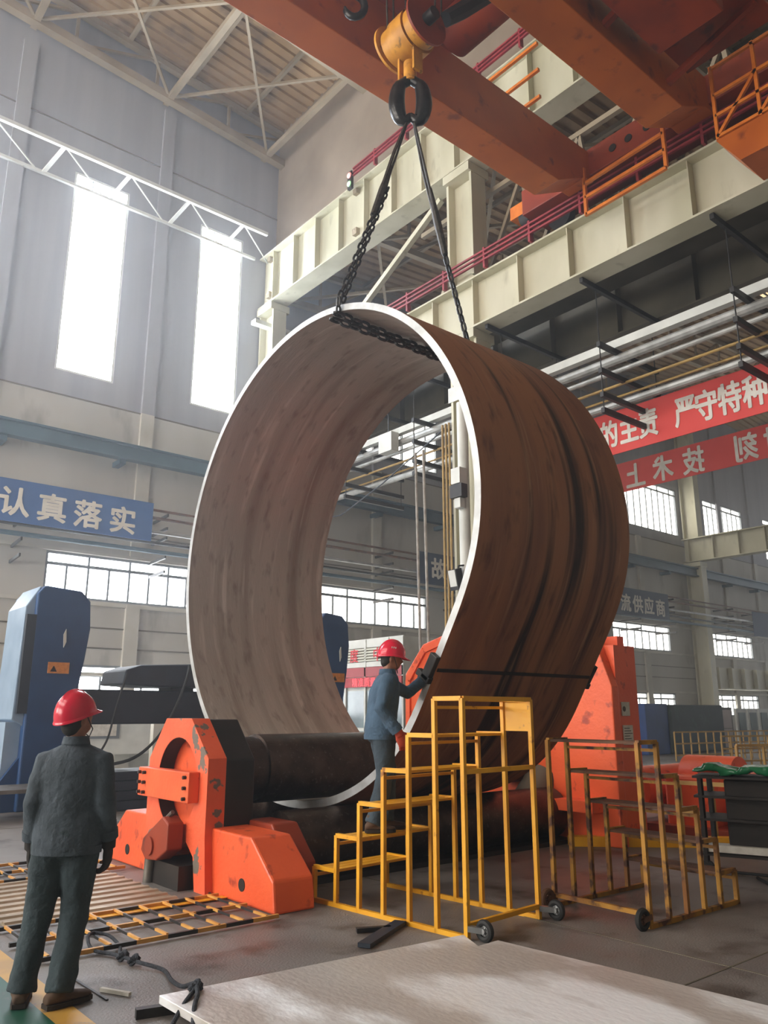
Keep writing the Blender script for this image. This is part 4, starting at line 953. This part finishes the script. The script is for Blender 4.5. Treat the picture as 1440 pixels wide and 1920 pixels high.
def person(lab, loc, yaw, J, mats, head, gloves, boots, wr=.009):
    t = thing('person', lab, 'person', loc)
    T = Matrix.Translation(V(loc)) @ Matrix.Rotation(yaw, 4, 'Z')
    j = {k: V(v) for k, v in J.items() if not (k.startswith('hand') or k.startswith('toe'))}
    H = Matrix.Translation(j['neck']) @ rot('Z', head[0]) @ rot('X', head[1]) @ rot('Y', head[2])
    hp = lambda x, y, z: H @ V((x, y, z))
    hv = lambda x, y, z: (H.to_3x3() @ V((x, y, z)))
    # body: one continuous skin surface
    m = MB()
    m.ell(hp(0, .022, .135), hv(.074, 0, 0), hv(0, .094, 0), hv(0, 0, .11), 20, 14)
    m.ell(hp(0, .05, .075), hv(.055, 0, 0), hv(0, .062, 0), hv(0, 0, .062), 16, 10)
    m.tube([hp(0, .108, .135), hp(0, .126, .105), hp(0, .115, .09)], [.009, .016, .011], 8)
    m.ell(hp(0, .103, .063), hv(.024, 0, 0), hv(0, .012, 0), hv(0, 0, .01), 10, 6)
    m.ell(hp(0, .1, .152), hv(.05, 0, 0), hv(0, .016, 0), hv(0, 0, .012), 10, 6)
    for s in (-1, 1): m.ell(hp(s*.077, .012, .115), hv(.012, 0, 0), hv(0, .02, 0), hv(0, 0, .033), 10, 8)
    m.tube([j['chest'], j['neck'] - V((0, 0, .03)), hp(0, .005, .09)], [.07, .06, .055], 14)
    m.tube([j['pelvis'], j['waist'], j['chest'], (j['chest'] + j['neck'])/2], [.115, .11, .12, .085], 14)
    for s in 'LR':
        m.tube([j['sh'+s], j['el'+s], j['wr'+s]], [.05, .04, .03], 10); m.tube([j['chest'], j['sh'+s]], [.09, .05], 10)
        m.tube([j['hip'+s], j['kn'+s], j['an'+s]], [.078, .056, .04], 12); m.tube([j['pelvis'], j['hip'+s]], [.1, .08], 10)
        hand_mb(m, *J['hand'+s], s=.9)
    body = remesh(m.xform(T), 'body', m_skin, t, .011, 3)
    for s in (-1, 1): MB().ell(hp(s*.032, .098, .135), hv(.013, 0, 0), hv(0, .009, 0), hv(0, 0, .006), 10, 6).xform(T).build('eye', m_hair, t, smooth=True)
    # hair below the helmet
    m = MB().ell(hp(0, -.005, .14), hv(.08, 0, 0), hv(0, .09, 0), hv(0, 0, .1), 18, 12)
    m.ell(hp(0, -.035, .085), hv(.064, 0, 0), hv(0, .052, 0), hv(0, 0, .06), 14, 8)
    remesh(m.xform(T), 'hair', m_hair, t, .011, 3)
    # trousers
    m = MB(); m.ell(j['pelvis'] + V((0, -.015, .0)), (.185, 0, 0), (0, .135, 0), (0, 0, .16), 20, 12)
    for s in 'LR':
        h, k, a = j['hip'+s], j['kn'+s], j['an'+s]
        m.tube([h + V((0, 0, .05)), h, h.lerp(k, .5), k, k.lerp(a, .45), k.lerp(a, .85), a + V((0, -.005, -.015))], [.1, .112, .1, .084, .08, .08, .083], 16)
    remesh(m.xform(T), 'trousers', mats[1], t, .013, 5, wr*1.2, 11, (1, 1, .8))
    # jacket
    ring = lambda c, rx, ry, fy=0: [V(c) + V((rx*cos(2*pi*i/24), ry*sin(2*pi*i/24) + fy, 0)) for i in range(24)]
    p, wa, ch, ne = j['pelvis'], j['waist'], j['chest'], j['neck']
    m = MB().loft([ring(p + V((0, 0, -.09)), .205, .15), ring(p + V((0, 0, .0)), .205, .15), ring(wa, .19, .145), ring(wa.lerp(ch, .5), .198, .145), ring(ch, .205, .14), ring(ch.lerp(ne, .42), .172, .12), ring(ch.lerp(ne, .7), .125, .1), ring(ne - V((0, 0, .035)), .078, .08), ring(ne + V((0, 0, .0)), .068, .072)])
    for s in 'LR':
        sh, el, w_ = j['sh'+s], j['el'+s], j['wr'+s]
        m.tube([ch.lerp(sh, .55) + V((0, 0, .03)), sh + V((0, 0, -.005)), sh.lerp(el, .5), el, el.lerp(w_, .5), w_], [.08, .078, .07, .063, .058, .054], 14)
    ja = remesh(m.xform(T), 'jacket', mats[0], t, .012, 4, wr, 10, (1, 1, .7))
    m = MB().loft([ring(p + V((0, 0, -.105)), .206, .151), ring(p + V((0, 0, -.06)), .209, .154)]); m.xform(T).build('hem_band', mats[0], ja, smooth=True)
    m = MB().loft([ring(ne + V((0, -.004, -.03)), .086, .088), ring(ne + V((0, -.006, .018)), .074, .078)]); m.xform(T).build('collar', mats[0], ja, smooth=True)
    for s in 'LR':
        a, e = j['wr'+s], j['el'+s]; d = (a-e).normalized()
        MB().tube([a - d*.04, a + d*.012], [.061, .059], 14).xform(T).build('cuff', mats[0], ja, smooth=True)
        m = MB(); hand_mb(m, *J['hand'+s], s=1.3)
        w0, d0 = V(J['hand'+s][0]), V(J['hand'+s][1]).normalized(); m.tube([w0 - d0*.06, w0 + d0*.03], [.044, .037], 12)
        remesh(m.xform(T), 'glove', gloves[0 if s == 'L' else 1], t, .0065, 2)
        # boot
        an = j['an'+s]; fy = rad(J['toe'+s]); fd = V((sin(fy), cos(fy), 0)); fr = V((cos(fy), -sin(fy), 0)); g = V((an.x, an.y, an.z - .085)); up = V((0, 0, 1))
        m = MB(); sec = [(-.085, .033, .055), (-.06, .042, .075), (0, .044, .085), (.06, .045, .065), (.12, .05, .05), (.165, .047, .042), (.195, .03, .032)]
        m.loft([[g + fd*q + fr*(w_*cos(2*pi*i/16)) + up*(max(0.012, h_*.5 + h_*.55*sin(2*pi*i/16)) + .01) for i in range(16)] for q, w_, h_ in sec])
        m.tube([g + up*.06 - fd*.012, g + up*.15 - fd*.012], [.058, .056], 14)
        bo = remesh(m.xform(T), 'boot', boots, t, .009, 3)
        m = MB(); m.prism([g + fd*q + fr*w_*1.1 for q, w_, h_ in sec] + [g + fd*q - fr*w_*1.1 for q, w_, h_ in sec[::-1]], up*.024); m.xform(T).build('sole', m_sole, bo)
    # helmet
    c = hp(0, .012, .165); vs = []; m = MB(); rings = []
    for i in range(11):
        a = pi/2*i/10; k = cos(a); zz = sin(a)
        rr_ = []
        for q in range(32):
            f = 2*pi*q/32; ridge = 1 + .025*max(0, 1-abs(abs(f-pi/2) - 0)/.25) if False else 1
            x = .118*k*cos(f); y = .137*k*sin(f); z = .145*zz + (.012*(1 - min(1, abs(x)/.018)) if zz > .25 else 0)
            rr_.append(H @ V((x, y + .012, z + .155 - .02*(sin(f) < 0)*abs(sin(f))*(1-zz))))
        rings.append(rr_)
    m.loft(rings); he = m.xform(T).build('helmet', m_helmet, t, smooth=True, sharp=60)
    # brim and peak
    br = []
    for kx, dz in ((1.0, .0), (1.05, -.012), (1.05, -.018), (1.0, -.012)):
        rr_ = []
        for q in range(32):
            f = 2*pi*q/32; pk = max(0, sin(f))**3*.05 if kx > 1.02 else 0
            rr_.append(H @ V((.118*kx*cos(f), (.137*kx + pk)*sin(f) + .012, .155 + dz - pk*.25 - .02*(sin(f) < 0)*abs(sin(f)))))
        br.append(rr_)
    m = MB(); n_ = 32; m.add([p_ for r_ in br for p_ in r_], [(i*n_+q, i*n_+(q+1) % n_, ((i+1) % 4)*n_+(q+1) % n_, ((i+1) % 4)*n_+q) for i in range(4) for q in range(n_)])
    m.xform(T).build('helmet_brim', m_helmet, he, smooth=True)
    m = MB().tube([H @ V((.085*s_, y_, .145 - q_)) for s_, y_, q_ in ((1, .03, 0), (.8, .075, .1), (0, .095, .155), (-.8, .075, .1), (-1, .03, 0))], .0035, 6); m.xform(T).build('chin_strap', m_hair, he)
    return t, T, H, he
F1 = rad(56 - 90)     # local +Y turned towards 56 degrees from world X
J1 = dict(pelvis=(0, -.0, .93), waist=(0, .0, 1.08), chest=(0, -.01, 1.31), neck=(0, -.005, 1.49),
          shL=(-.165, -.01, 1.36), elL=(-.205, -.05, 1.12), wrL=(-.215, .02, .915), shR=(.165, -.01, 1.36), elR=(.215, -.05, 1.12), wrR=(.235, .03, .915),
          hipL=(-.095, 0, .88), knL=(-.135, .03, .49), anL=(-.185, .0, .09), hipR=(.085, 0, .88), knR=(.075, .03, .49), anR=(.045, -.05, .09), toeL=-12, toeR=48)
J1['handL'] = ((-.217, .03, .87), (.02, .12, -1), (1, .1, .1), (.1, 1, .1), (20, 25, 20)); J1['handR'] = ((.237, .04, .87), (-.02, .15, -1), (-1, .1, 0), (.1, 1, .1), (22, 28, 22))
person('person in dark grey workwear and red helmet standing with back turned on the yellow line', (1.87, 5.24, .004), F1, J1, (m_cloth, m_cloth_t), (-38, 14, 0), (m_glove_d, m_glove_d), m_boot)
F2 = rad(-26 - 90)
J2 = dict(pelvis=(0, -.02, .92), waist=(0, -.0, 1.07), chest=(-.01, .03, 1.28), neck=(-.01, .06, 1.45),
          shL=(-.165, .06, 1.355), elL=(-.17, .30, 1.25), wrL=(-.13, .46, 1.385), shR=(.175, .02, 1.355), elR=(.23, -.07, 1.10), wrR=(.235, .08, .90),
          hipL=(-.09, -.01, .88), knL=(-.1, .08, .5), anL=(-.11, .06, .09), hipR=(.09, -.01, .88), knR=(.1, .0, .48), anR=(.1, -.1, .09), toeL=0, toeR=8)
J2['handL'] = ((-.125, .48, 1.41), (.15, .75, .6), (.1, .5, -.8), (1, 0, .1), (18, 22, 20)); J2['handR'] = ((.235, .1, .875), (-.05, .45, -.85), (-1, 0, 0), (0, .8, .5), (25, 30, 25))
t, T, H, he = person('person in blue workwear and red helmet standing on the yellow stand and touching the ring', (5.03, 6.02, .60), F2, J2, (m_cloth2, m_cloth2t), (-10, -8, 0), (m_glove_d, m_glove_r), m_boot)
m = MB()
for k in range(3):
    for a in (0, 1): m.ell(H @ V((.118 - .006*k*0, .0 + .018*k, .215 + .008*a)), (.004, 0, 0), (0, .006, 0), (0, 0, .003 + .003*a), 6, 4)
m.xform(T).build('helmet_marking', m_white, he)
